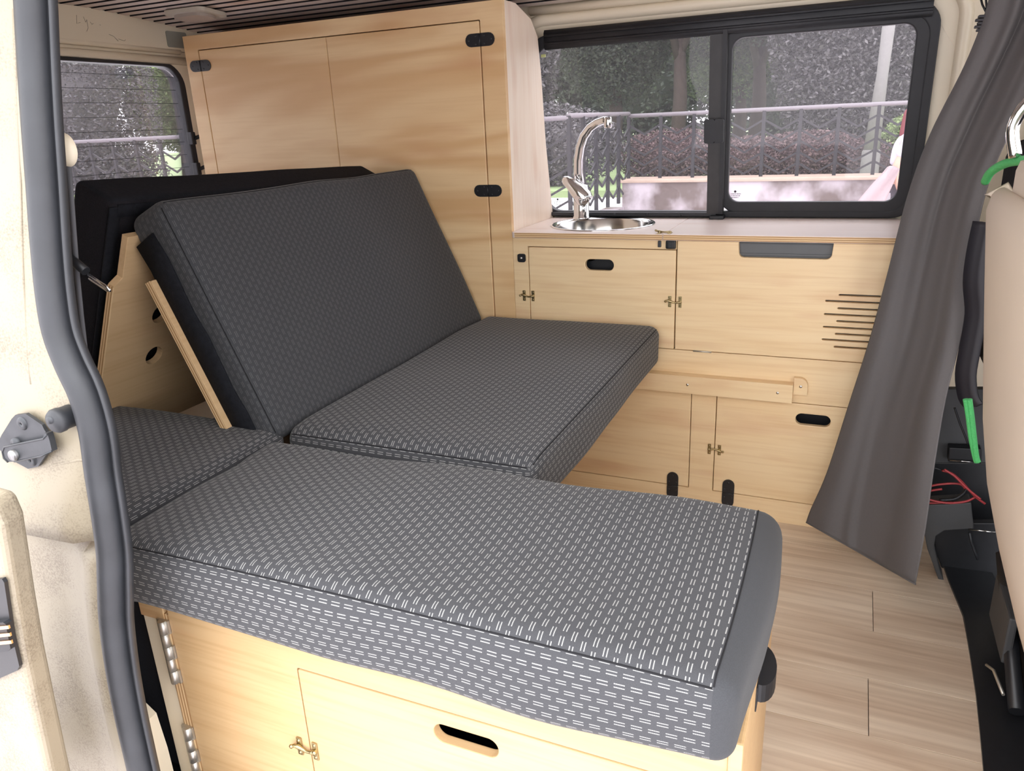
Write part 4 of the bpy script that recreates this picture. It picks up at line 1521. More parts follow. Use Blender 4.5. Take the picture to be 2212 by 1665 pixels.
# ================================================================== curtain
ct = thing('curtain', 'dark grey cloth curtain gathered at the top beside the galley', 'curtain', at(1860, 1200, 'y', 1.70))
Lp = [(2150, -60), (2128, 30), (2085, 140), (2010, 290), (1962, 420), (1918, 590), (1880, 730), (1832, 880), (1787, 1020), (1752, 1100), (1742, 1128)]
Rp = [(2330, -90), (2310, 10), (2262, 110), (2214, 222), (2140, 385), (2100, 560), (2078, 720), (2044, 860), (2020, 1000), (2000, 1140), (1978, 1262)]


def curve_at(P, t):
    x = t * (len(P) - 1)
    i = min(int(x), len(P) - 2)
    f = x - i
    p0, p1, p2, p3 = [Vector(P[max(0, min(len(P) - 1, i + k))]) for k in (-1, 0, 1, 2)]
    return 0.5 * ((2 * p1) + (p2 - p0) * f + (2 * p0 - 5 * p1 + 4 * p2 - p3) * f * f + (3 * p1 - p0 - 3 * p2 + p3) * f ** 3)


NU, NV = 72, 60
vs, fs = [], []
for j in range(NV + 1):
    t = j / NV
    l, r_ = curve_at(Lp, t), curve_at(Rp, t)
    for i in range(NU + 1):
        s = i / NU
        px = l.lerp(r_, s)
        # hanging hem droops lower between the corners
        yy = 1.86 - 0.24 * s * (0.35 + 0.65 * t)
        amp = 0.012 + 0.010 * t
        fold = 0.8 * sin(s * 2 * pi * 1.25 + 0.9 * sin(t * 3.0) + 0.3) + 0.30 * sin(s * 2 * pi * 2.9 - 2.6 * t + 1.0) * (1 - 0.5 * t)
        k1 = 0.46 - 0.05 * t
        crease = -1.3 * math.exp(-((s - k1) / 0.05) ** 2) * max(0, 1 - t / 0.75) + 0.7 * math.exp(-((s - k1 + 0.10) / 0.07) ** 2) * max(0, 1 - t / 0.8)
        crease += -0.5 * math.exp(-((s - 0.80 + 0.1 * t) / 0.05) ** 2) * max(0, sin(t * pi))
        crease += 0.55 * math.exp(-((s - 0.30 - 0.35 * (t - 0.75)) / 0.05) ** 2) * max(0, (t - 0.55) / 0.45)
        yy -= amp * (fold + crease)
        vs.append(at(px.x, px.y, 'y', yy))
for j in range(NV):
    for i in range(NU):
        a = j * (NU + 1) + i
        fs.append([a, a + 1, a + NU + 2, a + NU + 1])
cl = mk('cloth', vs, fs, CURT, ct, True)
so_ = cl.modifiers.new('solid', 'SOLIDIFY')
so_.thickness = 0.0014
hem = [vs[NV * (NU + 1) + i] for i in range(0, NU + 1, 2)]
MB().tube(hem, 0.0022, 6).build('hem', CURT, ct)
# gathered tape at the top corner and hanging loops
mb = MB()
g0 = at(2128, 36, 'y', 1.86)
for k in range(5):
    mb.box(g0 + Vector((-0.012 - 0.004 * (k % 2), -0.012, -0.006 * k - 0.002)), g0 + Vector((0.02, 0.006, -0.006 * k + 0.003)), 0.0015)
mb.build('gathered_tape', CURTL, ct)
MB().tube([at(2112, -30, 'y', 1.88), at(2122, 10, 'y', 1.87), at(2130, 26, 'y', 1.86)], 0.002, 6).build('hanging_loop', BLACK, ct)
MB().tube([at(2130, -30, 'y', 1.88), at(2130, 0, 'y', 1.87), at(2132, 26, 'y', 1.86)], 0.002, 6).build('hanging_loop', BLACK, ct)
# satin tie-back hanging down the inner edge
tie = [(2126, 480), (2112, 545), (2104, 610), (2108, 680), (2096, 750), (2086, 810), (2092, 860), (2106, 880)]
tp = smooth_path([at(u, v, 'y', 1.66) for u, v in tie], 4)
MB().sweep(tp, [(-0.020, -0.002), (-0.006, -0.007), (0.004, -0.002), (0.018, -0.005), (0.018, -0.003), (0.004, 0.0), (-0.006, -0.005), (-0.020, 0.0)], (1, -0.5, 0)).build('tie_back', CURTL, ct)

# ================================================================== cab: seat, driver seat box, wiring
seat = thing('front_seat', 'beige front seat seen from behind at the right edge', 'car seat', (0.3, 1.1, 0.0))
SY = 1.30
edge = [(2158, 388), (2132, 402), (2118, 440), (2115, 600), (2113, 760), (2112, 880), (2120, 1000), (2140, 1110), (2168, 1230), (2200, 1350), (2225, 1420), (2262, 1560)]
prof_s = [at(u, v, 'y', SY) for u, v in edge]
vs, fs = [], []
NYS = 14
for p in prof_s:
    for k in range(NYS + 1):
        t = k / NYS
        yy = SY - 0.52 * t
        # rounded sides, gentle curve across the back
        w = (2 * t - 1)
        dx = 0.010 * (abs(w) ** 5) - 0.006 * (1 - w * w)
        vs.append(Vector((p.x + dx + 0.0, yy, p.z - 0.012 * abs(w) ** 6)))
for i in range(len(prof_s) - 1):
    for k in range(NYS):
        a = i * (NYS + 1) + k
        fs.append([a, a + 1, a + NYS + 2, a + NYS + 1])
bo = mk('seat_back', vs, fs, SEATB, seat, True)
so2 = bo.modifiers.new('solid', 'SOLIDIFY')
so2.thickness = 0.09
so2.offset = 1
bv2 = bo.modifiers.new('bev', 'BEVEL')
bv2.width = 0.012
bv2.segments = 3
bv2.limit_method = 'ANGLE'
hr = at(2196, 300, 'y', 1.16)
MB().box((hr.x + 0.004, 0.94, 0.93), (hr.x + 0.080, 1.17, 0.992), 0.015).build('headrest_mount', SEATB, seat)
MB().tube(smooth_path([Vector((hr.x + 0.01, 1.21, 0.99)), Vector((hr.x + 0.002, 1.212, 1.03)), Vector((hr.x + 0.02, 1.20, 1.065)), Vector((hr.x + 0.05, 1.17, 1.075))], 5), 0.008, 10).build('headrest_post', CHROME, seat)
MB().box((hr.x + 0.02, 0.95, 1.06), (hr.x + 0.11, 1.185, 1.25), 0.03).build('headrest', BLACK, seat)
# rope looped round the seat
rp = thing('green_rope', 'bright green rope looped over the beige front seat', 'rope', at(2150, 360, 'y', 1.30))
MB().tube(smooth_path([at(u, v, 'y', yy) for u, v, yy in ((2128, 392, 1.34), (2140, 372, 1.31), (2165, 356, 1.27), (2195, 348, 1.22), (2240, 345, 1.15), (2290, 350, 1.05))], 5), 0.0060, 10).build('loop', GREEN, rp)
MB().tube(smooth_path([at(u, v, 'y', 1.335) for u, v in ((2086, 862), (2092, 900), (2098, 945), (2106, 985), (2110, 998))], 5), 0.0042, 8).build('strand', GREEN, rp)
MB().tube(smooth_path([at(u, v, 'y', 1.332) for u, v in ((2094, 862), (2099, 900), (2104, 945), (2109, 985), (2113, 998))], 5), 0.0042, 8).build('strand', GREEN, rp)

# driver seat box: grey plastic trim with dark recess below
db = thing('driver_seat_box', 'grey plastic driver seat box behind the curtain hem', 'seat base', (0.45, 1.85, 0.0))
YB = 1.90
gpx = [(1990, 860), (2130, 860), (2130, 985), (2055, 985), (2040, 1005), (1985, 1005)]


def flat(px, yv, th, name, mat, root, bevel=0.002):
    n_ = len(px)
    Pq = [at(u, v, 'y', yv) for u, v in px]
    m_ = MB()
    m_.add(Pq + [p + Vector((0, th, 0)) for p in Pq], [list(range(n_)), list(range(n_, 2 * n_))[::-1]] + [[k, (k + 1) % n_, n_ + (k + 1) % n_, n_ + k] for k in range(n_)])
    o = m_.build(name, mat, root)
    if bevel:
        b = o.modifiers.new('bev', 'BEVEL')
        b.width = bevel
        b.segments = 2
        b.limit_method = 'ANGLE'
    return o


flat([(1975, 840), (2150, 840), (2150, 1000), (1975, 1000)], YB + 0.05, 0.02, 'upper_panel', GREYP, db)
flat([(2050, 967), (2120, 970), (2120, 1002), (2048, 998)], YB + 0.02, 0.03, 'black_bracket', BLACK, db)
MB().tube([at(2052, 994, 'y', YB + 0.015), at(2118, 999, 'y', YB + 0.015)], 0.0016, 6).build('bracket_edge', STEEL, db)
flat([(1975, 1000), (2150, 1000), (2150, 1130), (1975, 1130)], YB + 0.07, 0.02, 'recess_back', BLACKM, db)
flat([(1990, 1092), (2098, 1086), (2104, 1142), (2040, 1146), (2022, 1158), (2018, 1180), (2030, 1230), (2052, 1290), (2075, 1335), (2066, 1338), (2030, 1260), (2003, 1185), (1996, 1150)], YB - 0.10, 0.05, 'lower_trim', GREYP, db)
flat([(2015, 1130), (2200, 1130), (2300, 1340), (2078, 1340), (2020, 1190)], YB - 0.045, 0.02, 'recess_panel', BLACKM, db)
MB().tube([at(2092, 1143, 'y', YB - 0.07), at(2160, 1151, 'y', YB - 0.07)], 0.0018, 6).build('release_wire', STEEL, db)
MB().tube([at(2094, 1150, 'y', YB - 0.07), at(2098, 1170, 'y', YB - 0.07), at(2105, 1190, 'y', YB - 0.07), at(2112, 1208, 'y', YB - 0.07)], 0.003, 8).build('cable_end', DARKST, db)

dv = thing('car_seat', 'black driver seat mostly hidden behind the grey curtain', 'car seat', (0.40, 1.80, 0.47))
MB().box((0.305, 1.56, 0.47), (0.42, 2.12, 0.98), 0.04).build('seat_back', MESHF, dv)
MB().box((0.33, 1.68, 1.02), (0.42, 1.98, 1.24), 0.035).build('headrest', MESHF, dv)
for yy in (1.75, 1.91):
    MB().tube([(0.375, yy, 0.95), (0.375, yy, 1.05)], 0.007, 8).build('headrest_post', CHROME, dv)
MB().box((0.36, 1.56, 0.40), (0.80, 2.10, 0.52), 0.04).build('seat_pad', MESHF, dv)
# red wiring loom
wr = thing('red_wiring', 'coiled red and black wires on the driver seat box', 'wires', at(2050, 1085, 'y', 1.80))
for k, ptsw in enumerate((((1985, 1090), (2000, 1055), (2040, 1045), (2075, 1046), (2085, 1060), (2070, 1075), (2040, 1084), (2000, 1086), (1985, 1078)),
                          ((1985, 1070), (2010, 1060), (2035, 1056)),
                          ((1980, 1065), (2005, 1078), (2045, 1086), (2085, 1083), (2110, 1072)),
                          ((2035, 1016), (2055, 1022), (2075, 1038), (2095, 1060), (2110, 1075), (2128, 1088)),
                          ((2040, 1014), (2062, 1028), (2082, 1048), (2100, 1064), (2118, 1078)))):
    MB().tube(smooth_path([at(u, v, 'y', 1.80 - 0.006 * k) for u, v in ptsw], 5), 0.0026, 8).build('wire', REDW, wr)
MB().tube(smooth_path([at(u, v, 'y', 1.79) for u, v in ((1990, 1012), (2015, 1010), (2036, 1016))], 4), 0.0022, 8).build('black_wire', BLACK, wr)
MB().tube(smooth_path([at(u, v, 'y', 1.80) for u, v in ((2028, 1080), (2060, 1078), (2080, 1066), (2088, 1055))], 4), 0.0045, 8).build('black_sleeve', BLACK, wr)
MB().tube(smooth_path([at(u, v, 'y', 1.86) for u, v in ((2062, 880), (2072, 910), (2080, 930), (2092, 960))], 4), 0.0022, 8).build('black_wire', BLACK, wr)

# front seat frame and black step edge beside the floor
fs_ = thing('seat_pedestal', 'black steel seat pedestal and step edge beside the floor planks', 'seat base', (0.36, 1.4, -0.02))
edge_f = [(0.268, 2.00), (0.285, 1.80), (0.302, 1.654), (0.300, 1.52), (0.297, 1.40), (0.292, 1.30), (0.286, 1.20), (0.275, 1.00), (0.268, 0.80)]
vs = [Vector((x, y_, 0.006)) for x, y_ in edge_f] + [Vector((x + 0.10, y_, 0.010)) for x, y_ in edge_f[::-1]]
n = len(vs)
mb = MB()
mb.add(vs + [v - Vector((0, 0, 0.03)) for v in vs], [list(range(n)), list(range(n, 2 * n))[::-1]] + [[k, (k + 1) % n, n + (k + 1) % n, n + k] for k in range(n)])
mb.build('step_edge', BLACKM, fs_)
MB().box((0.372, 0.90, -0.02), (0.40, 1.72, 0.26), 0.004).build('pedestal_side', BLACKM, fs_)
MB().tube([Vector((0.345, 1.62, 0.19)), Vector((0.352, 1.50, 0.10)), Vector((0.350, 1.34, 0.03))], 0.014, 8).build('strut', BLACKM, fs_)
MB().tube([Vector((0.358, 1.40, 0.25)), Vector((0.356, 1.28, 0.14)), Vector((0.350, 1.15, 0.04))], 0.011, 8).build('strut', GREYP, fs_)
MB().box((0.335, 1.44, 0.055), (0.350, 1.60, 0.155), 0.004).build('slide_cover', GREYP, fs_)
MB().tube([Vector((0.318, 1.46, 0.03)), Vector((0.322, 1.42, 0.05)), Vector((0.330, 1.36, 0.045))], 0.003, 6).build('spring', ZINC, fs_)

# ================================================================== outdoors
GZ0 = -0.60
PAVE = plain('pale_pavement', lin(206, 200, 203), 0.85, var=0.08, nscale=3, bump=0.2, bscale=60)


def wall_stain():
    m, N, L, B = new_mat('stained_concrete')
    tc = N.new('ShaderNodeTexCoord')
    mp = N.new('ShaderNodeMapping')
    mp.inputs['Scale'].default_value = (1.3, 1.3, 1.0)
    L.new(tc.outputs['Object'], mp.inputs[0])
    nz = N.new('ShaderNodeTexNoise')
    nz.inputs['Scale'].default_value = 1.6
    nz.inputs['Detail'].default_value = 6
    L.new(mp.outputs[0], nz.inputs['Vector'])
    cr = N.new('ShaderNodeValToRGB')
    e = cr.color_ramp.elements
    e[0].position = 0.40
    e[0].color = lin(104, 92, 88)
    e[1].position = 0.56
    e[1].color = lin(184, 176, 181)
    L.new(nz.outputs['Fac'], cr.inputs[0])
    L.new(cr.outputs[0], B.inputs['Base Color'])
    B.inputs['Roughness'].default_value = 0.9
    return m


WALLM = wall_stain()
COPE = plain('brown_coping', lin(176, 156, 140), 0.9, var=0.15, nscale=8)
FENCEM = plain('dark_fence_iron', (0.014, 0.013, 0.016), 0.6, var=0.2)
RAILM = plain('worn_grey_rail', lin(124, 118, 122), 0.6, var=0.1)
GRASS = plain('park_lawn', lin(150, 172, 120), 0.9, var=0.25, nscale=2)
BARK = plain('tree_bark', lin(74, 64, 58), 0.95, var=0.3, nscale=12, bump=0.6, bscale=30)
g_ = struct(MB().box((-40, -30, GZ0 - 0.1), (40, 8.75, GZ0)).build('ground', PAVE))
struct(MB().box((-40, 8.75, 0.20), (40, 60, 0.28)).build('ground_park', GRASS))
lw = thing('retaining_wall', 'stained pale concrete wall below the iron fence across the street', 'wall', (0, 8.75, GZ0))
MB().box((-2.45, 8.72, GZ0), (14, 8.98, 0.365)).build('wall_face', WALLM, lw)
MB().box((-2.48, 8.69, 0.365), (14, 9.14, 0.40), 0.01).build('coping', COPE, lw)
MB().box((-2.62, 7.12, GZ0), (-2.42, 8.72, 0.10)).build('wall_return', WALLM, lw)
MB().box((-16, 7.05, GZ0), (-2.42, 7.22, 0.16)).build('wall_face', WALLM, lw)


def fence(name, label, p0, p1, n, zb, zt, pattern=True):
    p0, p1 = Vector(p0), Vector(p1)
    t = thing(name, label, 'fence', (p0.x, p0.y, zb), 'iron fence sections')
    d = (p1 - p0)
    step = d / n
    ang = math.atan2(d.y, d.x)
    w = step.length
    post = MB().box((-0.018, -0.018, zb - 0.05), (0.018, 0.018, zt), 0.003).data('post')
    post.materials.append(FENCEM)
    cm = MB()
    for s in (-1, 1):
        cm.prism([(0, 0), (s * w / 2, 0.105), (s * w / 2, 0.128), (0, 0.023)], lambda a, b, tt: Vector((a, -0.008 + 0.016 * tt, b)))
    cm = cm.data('chevron')
    cm.materials.append(FENCEM)

    def put(me, nm, loc):
        o = bpy.data.objects.new(nm, me)
        COL.objects.link(o)
        o.parent = t
        o.matrix_parent_inverse = Matrix.Translation(-t.location)
        o.location = loc
        o.rotation_euler = (0, 0, ang)
    for k in range(n + 1):
        q = p0 + step * k
        put(post, 'post', (q.x, q.y, 0))
        if k < n and pattern:
            m_ = p0 + step * (k + 0.5)
            for r in range(5):
                put(cm, 'chevron', (m_.x, m_.y, zb + 0.02 + r * (zt - zb - 0.10) / 5.2))
    MB().tube([Vector((p0.x, p0.y, zt)), Vector((p1.x, p1.y, zt))], 0.022, 8).build('top_rail', RAILM, t)
    return t


fence('iron_fence', 'dark chevron iron fence on the wall facing the galley window', (-2.43, 8.92, 0), (3.10, 8.92, 0), 15, 0.40, 1.085)
fence('iron_fence', 'short iron fence return turning the corner behind the tap', (-2.52, 7.13, 0), (-2.43, 8.92, 0), 5, 0.20, 1.11)
fence('iron_fence', 'long iron fence seen through the rear window', (-13.0, 7.13, 0), (-2.52, 7.13, 0), 26, 0.20, 1.09)
# pale lamp post beyond the fence
lpz = at(1885, 300, 'y', 10.0)
lpst = thing('lamp_post', 'pale concrete post behind the fence at the right of the window', 'post', (lpz.x, 10.0, 0.28))
MB().tube([Vector((lpz.x, 10.0, 0.6)), Vector((lpz.x + 0.03, 10.0, 1.4)), Vector((lpz.x + 0.06, 10.0, 2.6))], [0.085, 0.06, 0.075], 10).build('shaft', plain('pale_concrete', lin(128, 126, 124), 0.85), lpst)
MB().lathe([(0.10, 0.0), (0.10, 0.30), (0.085, 0.32)], (lpz.x, 10.0, 0.28), 'z', 12).build('foot', plain('pale_concrete_base', lin(120, 118, 116), 0.85), lpst)


def leafmat(name, c1, c2):
    m, N, L, B = new_mat(name)
    oi = N.new('ShaderNodeNewGeometry')
    mx = N.new('ShaderNodeMix')
    mx.data_type = 'RGBA'
    mx.inputs[6].default_value = c1
    mx.inputs[7].default_value = c2
    L.new(oi.outputs['Random Per Island'], mx.inputs[0])
    L.new(mx.outputs[2], B.inputs['Base Color'])
    B.inputs['Roughness'].default_value = 0.7
    return m


LEAFS = {'dark': leafmat('dark_evergreen_leaf', lin(48, 58, 50), lin(98, 108, 92)),
         'mid': leafmat('mid_green_leaf', lin(56, 76, 48), lin(118, 136, 92)),
         'grey': leafmat('grey_cypress_leaf', lin(58, 57, 60), lin(112, 109, 110)),
         'red': leafmat('plum_red_leaf', lin(74, 58, 58), lin(120, 98, 98)),
         'lime': leafmat('light_green_leaf', lin(92, 116, 64), lin(150, 168, 112))}


def tree(name, label, loc, blobs, n, leaf, mat, trunk, group=None, cat='tree'):
    group = group or {'tree': 'trees beyond the fence', 'bush': 'bushes behind the fence', 'hedge': 'hedges in the park'}[cat]
    """blobs: (dx,dy,dz,rx,ry,rz) ellipsoids filled with leaf blades"""
    t = thing(name, label, cat, loc, group)
    L0 = Vector(loc)
    vs, fs = [], []
    tot = sum(b[3] * b[4] * b[5] for b in blobs) or 1
    rnd = random.Random(hash(label) % 1000 + len(label))
    rnd = random.Random(len(label) * 31 + int(abs(loc[0]) * 10))
    for b in blobs:
        m = int(n * b[3] * b[4] * b[5] / tot)
        for _ in range(m):
            d = Vector((rnd.gauss(0, 1), rnd.gauss(0, 1), rnd.gauss(0, 1)))
            if d.length < 1e-3:
                continue
            d.normalize()
            rr = 0.55 + 0.5 * rnd.random() ** 0.6
            p = L0 + Vector((b[0] + d.x * b[3] * rr, b[1] + d.y * b[4] * rr, b[2] + d.z * b[5] * rr))
            a = Vector((rnd.gauss(0, 1), rnd.gauss(0, 1), rnd.gauss(0, 0.7))).normalized()
            c_ = a.cross(Vector((rnd.gauss(0, 1), rnd.gauss(0, 1), rnd.gauss(0, 1)))).normalized()
            s = leaf * (0.6 + 0.8 * rnd.random())
            k = len(vs)
            vs += [p - a * s, p + c_ * s * 0.45, p + a * s, p - c_ * s * 0.45]
            fs.append([k, k + 1, k + 2, k + 3])
    for b in blobs:
        bmc = bmesh.new()
        bmesh.ops.create_icosphere(bmc, subdivisions=3, radius=1.0)
        k = len(vs)
        for v in bmc.verts:
            f = 0.66 + 0.22 * noise.noise(v.co * 2.3 + L0)
            vs.append(L0 + Vector((b[0] + v.co.x * b[3] * f, b[1] + v.co.y * b[4] * f, b[2] + v.co.z * b[5] * f)))
        bmc.verts.index_update()
        fs += [[k + q.index for q in ff.verts] for ff in bmc.faces]
        bmc.free()
    o = mk('crown', vs, fs, LEAFS[mat], t)
    o['kind'] = 'stuff'
    if trunk:
        MB().tube([L0, L0 + Vector((0.05, 0, trunk[0] * 0.5)), L0 + Vector((0, 0.05, trunk[0]))], [trunk[1], trunk[1] * 0.85, trunk[1] * 0.6], 8).build('trunk', BARK, t)
        for k in range(3):
            a = 2.1 * k
            MB().tube([L0 + Vector((0, 0.02, trunk[0] * 0.75)), L0 + Vector((0.4 * cos(a), 0.4 * sin(a), trunk[0] * 1.2)), L0 + Vector((0.9 * cos(a), 0.9 * sin(a), trunk[0] * 1.7))], [trunk[1] * 0.5, trunk[1] * 0.4, trunk[1] * 0.2], 6).build('branch', BARK, t)
    return t


TG = 'trees beyond the fence'
tree('cypress', 'large grey cypress filling the right-hand pane', (-0.15, 12.3, 0.25), [(0, 0, 2.2, 1.15, 1.0, 2.2)], 86700, 0.030, 'grey', (1.2, 0.16))
tree('cypress', 'grey cypress left of the tap by the tall cabinet', (-5.2, 11.2, 0.25), [(0, 0, 2.3, 1.05, 1.0, 2.3)], 76500, 0.030, 'grey', (1.2, 0.15))
tree('broadleaf_tree', 'open green tree with a dark trunk seen just right of the tap', (-2.75, 13.0, 0.25), [(0, 0, 3.3, 1.5, 1.2, 1.1), (-0.8, 0.3, 2.6, 0.7, 0.7, 0.6), (0.9, 0, 2.5, 0.7, 0.7, 0.55)], 66300, 0.030, 'mid', (2.2, 0.13))
tree('broadleaf_tree', 'dark green tree above the middle bar of the window', (-1.7, 14.5, 0.25), [(0, 0, 3.2, 1.2, 1.2, 1.3)], 66300, 0.033, 'dark', (2.0, 0.14))
tree('broadleaf_tree', 'dense dark green tree behind the pale post', (2.2, 13.0, 0.25), [(0, 0, 2.6, 1.6, 1.2, 1.8)], 81600, 0.033, 'dark', (1.6, 0.16))
tree('broadleaf_tree', 'dark green tree between the cypress and the tap', (-4.1, 14.0, 0.25), [(0, 0, 3.0, 1.2, 1.2, 1.9)], 71400, 0.033, 'dark', (1.8, 0.15))
tree('hedge', 'tall dark hedge row far behind the park trees', (-1.5, 19.0, 0.25), [(-9, 0, 1.9, 4, 1.2, 2.3), (-4, 1, 2.4, 3.2, 1.2, 2.9), (3.2, 0, 2.3, 2.6, 1.2, 2.9), (8, 0, 2.0, 4, 1.2, 2.6), (-0.3, 2, 2.9, 2.6, 1.2, 1.6), (-0.1, 0.5, 1.5, 1.7, 1.0, 2.0)], 117300, 0.071, 'dark', None, cat='hedge')
tree('plum_bush', 'low plum-red bush behind the fence right of the tap', (-2.2, 10.2, 0.25), [(0, 0, 0.32, 0.75, 0.4, 0.34), (0.9, 0.1, 0.25, 0.5, 0.4, 0.28)], 22950, 0.019, 'red', None, cat='bush')
tree('plum_bush', 'plum-red bush behind the fence under the right-hand pane', (-0.6, 10.4, 0.25), [(0, 0, 0.25, 0.8, 0.4, 0.32), (0.8, 0, 0.2, 0.4, 0.4, 0.25)], 20400, 0.019, 'red', None, cat='bush')
tree('green_bush', 'pale green bush behind the fence near the post', (0.75, 10.5, 0.25), [(0, 0, 0.35, 0.55, 0.4, 0.42)], 15300, 0.019, 'lime', None, cat='bush')
tree('green_bush', 'dark shrub behind the iron fence left of the tap', (-3.9, 9.6, 0.25), [(0, 0, 0.5, 1.2, 0.5, 0.55), (-1.6, 0, 0.5, 1.0, 0.5, 0.6)], 35700, 0.024, 'grey', None, cat='bush')
tree('broadleaf_tree', 'green tree in the distance between the two trunks', (-2.25, 16.4, 0.25), [(0, 0, 3.4, 1.8, 1.0, 2.0), (-0.3, 0, 1.7, 0.9, 0.6, 0.7)], 61200, 0.038, 'mid', (1.5, 0.14))
# seen through the rear window
tree('cypress', 'wide dark cypress filling the rear window', (-13.2, 9.7, -0.3), [(0, 0, 0.6, 2.1, 1.6, 1.3), (0, 0, 2.2, 2.1, 1.6, 2.6), (-2.2, -1.2, 2.4, 1.6, 1.4, 2.6)], 153000, 0.030, 'grey', (1.0, 0.22))
tree('broadleaf_tree', 'light green tree at the right edge of the rear window', (-13.0, 12.5, 0.25), [(0, 0, 1.6, 1.0, 0.9, 1.0), (0.6, 0.6, 0.8, 0.7, 0.6, 0.7)], 35700, 0.033, 'lime', (1.0, 0.1))
tree('hedge', 'dark hedge far beyond the rear fence', (-17, 10, 0.0), [(0, -3, 1.5, 1.4, 4.5, 2.0)], 22950, 0.087, 'dark', None, cat='hedge')

# passer-by partly hidden by the window frame
pe = thing('person', 'person in white shirt with cloth over the arm, walking past the window', 'person', (0.40, 8.15, GZ0))
PO = Vector((0.415, 8.15, GZ0))


SKIN = plain('skin', lin(206, 160, 140), 0.55, var=0.05)
SHIRT = plain('white_cotton', lin(190, 184, 194), 0.85, var=0.04, bump=0.2, bscale=40)
TROU = plain('dark_trousers', lin(74, 68, 76), 0.85, var=0.15)
HAIR = plain('auburn_hair', lin(122, 62, 66), 0.55, var=0.3, nscale=60)
SHOE = plain('white_shoe', lin(210, 205, 205), 0.6)
PINK = plain('pale_pink_cloth', lin(166, 148, 150), 0.85, var=0.05)


def skin_mesh(name, nodes, edges, mat, parent, root=0):
    me = bpy.data.meshes.new(name)
    bm = bmesh.new()
    lay = bm.verts.layers.skin.verify()
    bv_ = []
    for k, (p, r) in enumerate(nodes):
        v = bm.verts.new(PO + Vector(p))
        v[lay].radius = r if isinstance(r, tuple) else (r, r)
        v[lay].use_root = (k == root)
        bv_.append(v)
    for a, b in edges:
        bm.edges.new((bv_[a], bv_[b]))
    bm.to_mesh(me)
    bm.free()
    o = link(name, me, mat, parent)
    md = o.modifiers.new('skin', 'SKIN')
    md.use_smooth_shade = True
    sb2 = o.modifiers.new('sub', 'SUBSURF')
    sb2.levels = 2
    sb2.render_levels = 2
    return o


# walking to the right (+x); left side of the body is nearer the van (-y)
bn = [((0, 0, 0.93), (0.15, 0.11)), ((0, 0, 1.10), (0.12, 0.09)), ((0.01, 0, 1.28), (0.14, 0.10)), ((0.02, 0, 1.38), (0.07, 0.07)), ((0.035, 0, 1.45), 0.05), ((0.055, 0, 1.53), (0.085, 0.075)), ((0.06, 0, 1.62), (0.075, 0.065)),
      ((0.0, -0.17, 1.35), 0.052), ((-0.10, -0.21, 1.11), 0.040), ((-0.02, -0.22, 0.90), 0.030),
      ((0.0, 0.17, 1.35), 0.052), ((0.02, 0.21, 1.10), 0.040), ((0.14, 0.20, 0.93), 0.030),
      ((0.0, -0.09, 0.86), 0.085), ((0.10, -0.09, 0.48), 0.058), ((0.04, -0.09, 0.09), 0.038), ((0.17, -0.09, 0.03), 0.035),
      ((0.0, 0.09, 0.86), 0.085), ((-0.06, 0.09, 0.48), 0.058), ((-0.22, 0.09, 0.13), 0.038), ((-0.12, 0.09, 0.05), 0.035),
      ((0.0, -0.225, 0.83), 0.028), ((0.16, 0.20, 0.86), 0.028)]
be = [(0, 1), (1, 2), (2, 3), (3, 4), (4, 5), (5, 6), (3, 7), (7, 8), (8, 9), (9, 21), (3, 10), (10, 11), (11, 12), (12, 22), (0, 13), (13, 14), (14, 15), (15, 16), (0, 17), (17, 18), (18, 19), (19, 20)]
skin_mesh('body', bn, be, SKIN, pe)
# fingers, rooted in each palm
for (hx_, hy_, hz_) in ((0.0, -0.225, 0.83), (0.16, 0.20, 0.86)):
    mbf = MB()
    for k in range(4):
        bx_ = hx_ - 0.024 + 0.016 * k
        ln = (0.060, 0.070, 0.066, 0.052)[k]
        q0 = PO + Vector((bx_, hy_, hz_ - 0.015))
        mbf.tube([q0, q0 + Vector((0.004, 0.004, -ln * 0.5)), q0 + Vector((0.012, 0.014, -ln))], [0.008, 0.0078, 0.006], 6)
    q0 = PO + Vector((hx_ + 0.022, hy_, hz_ + 0.015))
    mbf.tube([q0, q0 + Vector((0.018, 0.004, -0.025)), q0 + Vector((0.022, 0.008, -0.048))], [0.009, 0.0085, 0.0065], 6)
    mbf.build('fingers', SKIN, pe)
skin_mesh('shirt', [((0, 0, 1.12), (0.165, 0.125)), ((0, 0, 1.18), (0.150, 0.115)), ((0.01, 0, 1.28), (0.16, 0.12)), ((0.02, 0, 1.385), (0.09, 0.085)), ((0.0, -0.17, 1.345), 0.072), ((-0.06, -0.20, 1.20), 0.070), ((0.0, 0.17, 1.345), 0.072), ((0.01, 0.20, 1.20), 0.070)],
          [(0, 1), (1, 2), (2, 3), (3, 4), (4, 5), (3, 6), (6, 7)], SHIRT, pe)
skin_mesh('trousers', [((0, 0, 1.06), (0.15, 0.115)), ((0.0, -0.09, 0.84), 0.100), ((0.10, -0.09, 0.48), 0.080), ((0.045, -0.09, 0.12), 0.075), ((0.0, 0.09, 0.84), 0.100), ((-0.06, 0.09, 0.48), 0.080), ((-0.21, 0.09, 0.16), 0.075)],
          [(0, 1), (1, 2), (2, 3), (0, 4), (4, 5), (5, 6)], TROU, pe)
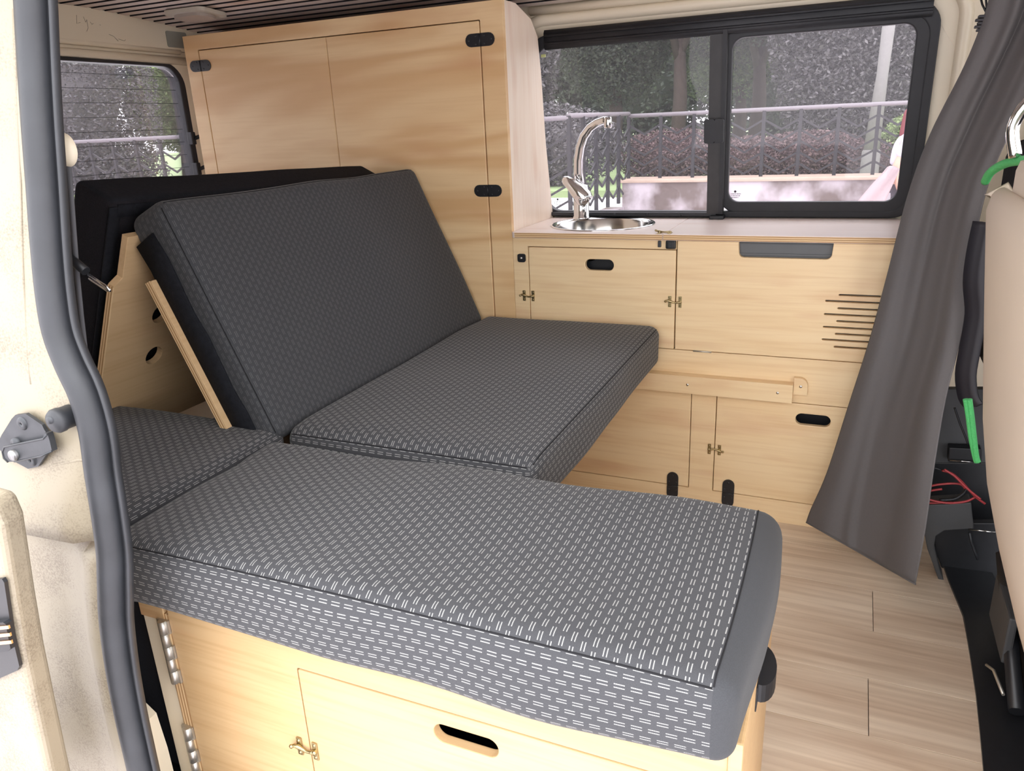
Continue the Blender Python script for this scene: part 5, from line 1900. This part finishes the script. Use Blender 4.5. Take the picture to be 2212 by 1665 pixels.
skin_mesh('hair', [((0.02, 0, 1.64), (0.09, 0.085)), ((0.0, 0, 1.56), (0.095, 0.085)), ((-0.03, 0, 1.46), (0.085, 0.06)), ((-0.06, 0, 1.36), (0.09, 0.04))], [(0, 1), (1, 2), (2, 3)], HAIR, pe)
for (sx_, sy_, sz_) in ((0.10, -0.09, 0.04), (-0.16, 0.09, 0.055)):
    MB().box(PO + Vector((sx_ - 0.11, sy_ - 0.045, sz_ - 0.04)), PO + Vector((sx_ + 0.13, sy_ + 0.045, sz_ + 0.04)), 0.03).build('shoe', SHOE, pe)
mbf = MB()
for s in (-1, 1):
    mbf.lathe([(0.0, 0.004), (0.008, 0.002), (0.010, -0.006)], PO + Vector((0.125, s * 0.03, 1.56)), 'x', 10)
mbf.build('eyes', plain('dark_eye', (0.03, 0.02, 0.02), 0.3), pe)
mbf = MB()
mbf.tube([PO + Vector((0.135, 0, 1.565)), PO + Vector((0.150, 0, 1.535)), PO + Vector((0.135, 0, 1.525))], [0.008, 0.012, 0.010], 8)
mbf.build('nose', SKIN, pe)
mbf = MB()
mbf.tube([PO + Vector((0.128, -0.022, 1.498)), PO + Vector((0.137, 0, 1.500)), PO + Vector((0.128, 0.022, 1.498))], [0.003, 0.006, 0.003], 8)
mbf.build('mouth', plain('lip', lin(170, 92, 92), 0.5), pe)
# cloth carried over the arm, trailing behind
vs, fs = [], []
top = [(-0.165, -0.235, 1.14), (-0.11, -0.26, 1.15), (-0.06, -0.25, 1.12)]
for j in range(13):
    t = j / 12
    for i in range(9):
        s = i / 8
        p = Vector(top[0]).lerp(Vector(top[1]), s * 2) if s < 0.5 else Vector(top[1]).lerp(Vector(top[2]), s * 2 - 1)
        p += Vector((-0.26 * t * (1 - 0.6 * s), -0.02 * t + 0.018 * sin(s * 9 + t * 3), -0.38 * t * (1 - 0.15 * s)))
        vs.append(PO + p)
for j in range(12):
    for i in range(8):
        a = j * 9 + i
        fs.append([a, a + 1, a + 10, a + 9])
cs = mk('carried_cloth', vs, fs, PINK, pe, True)
cs.modifiers.new('solid', 'SOLIDIFY').thickness = 0.012
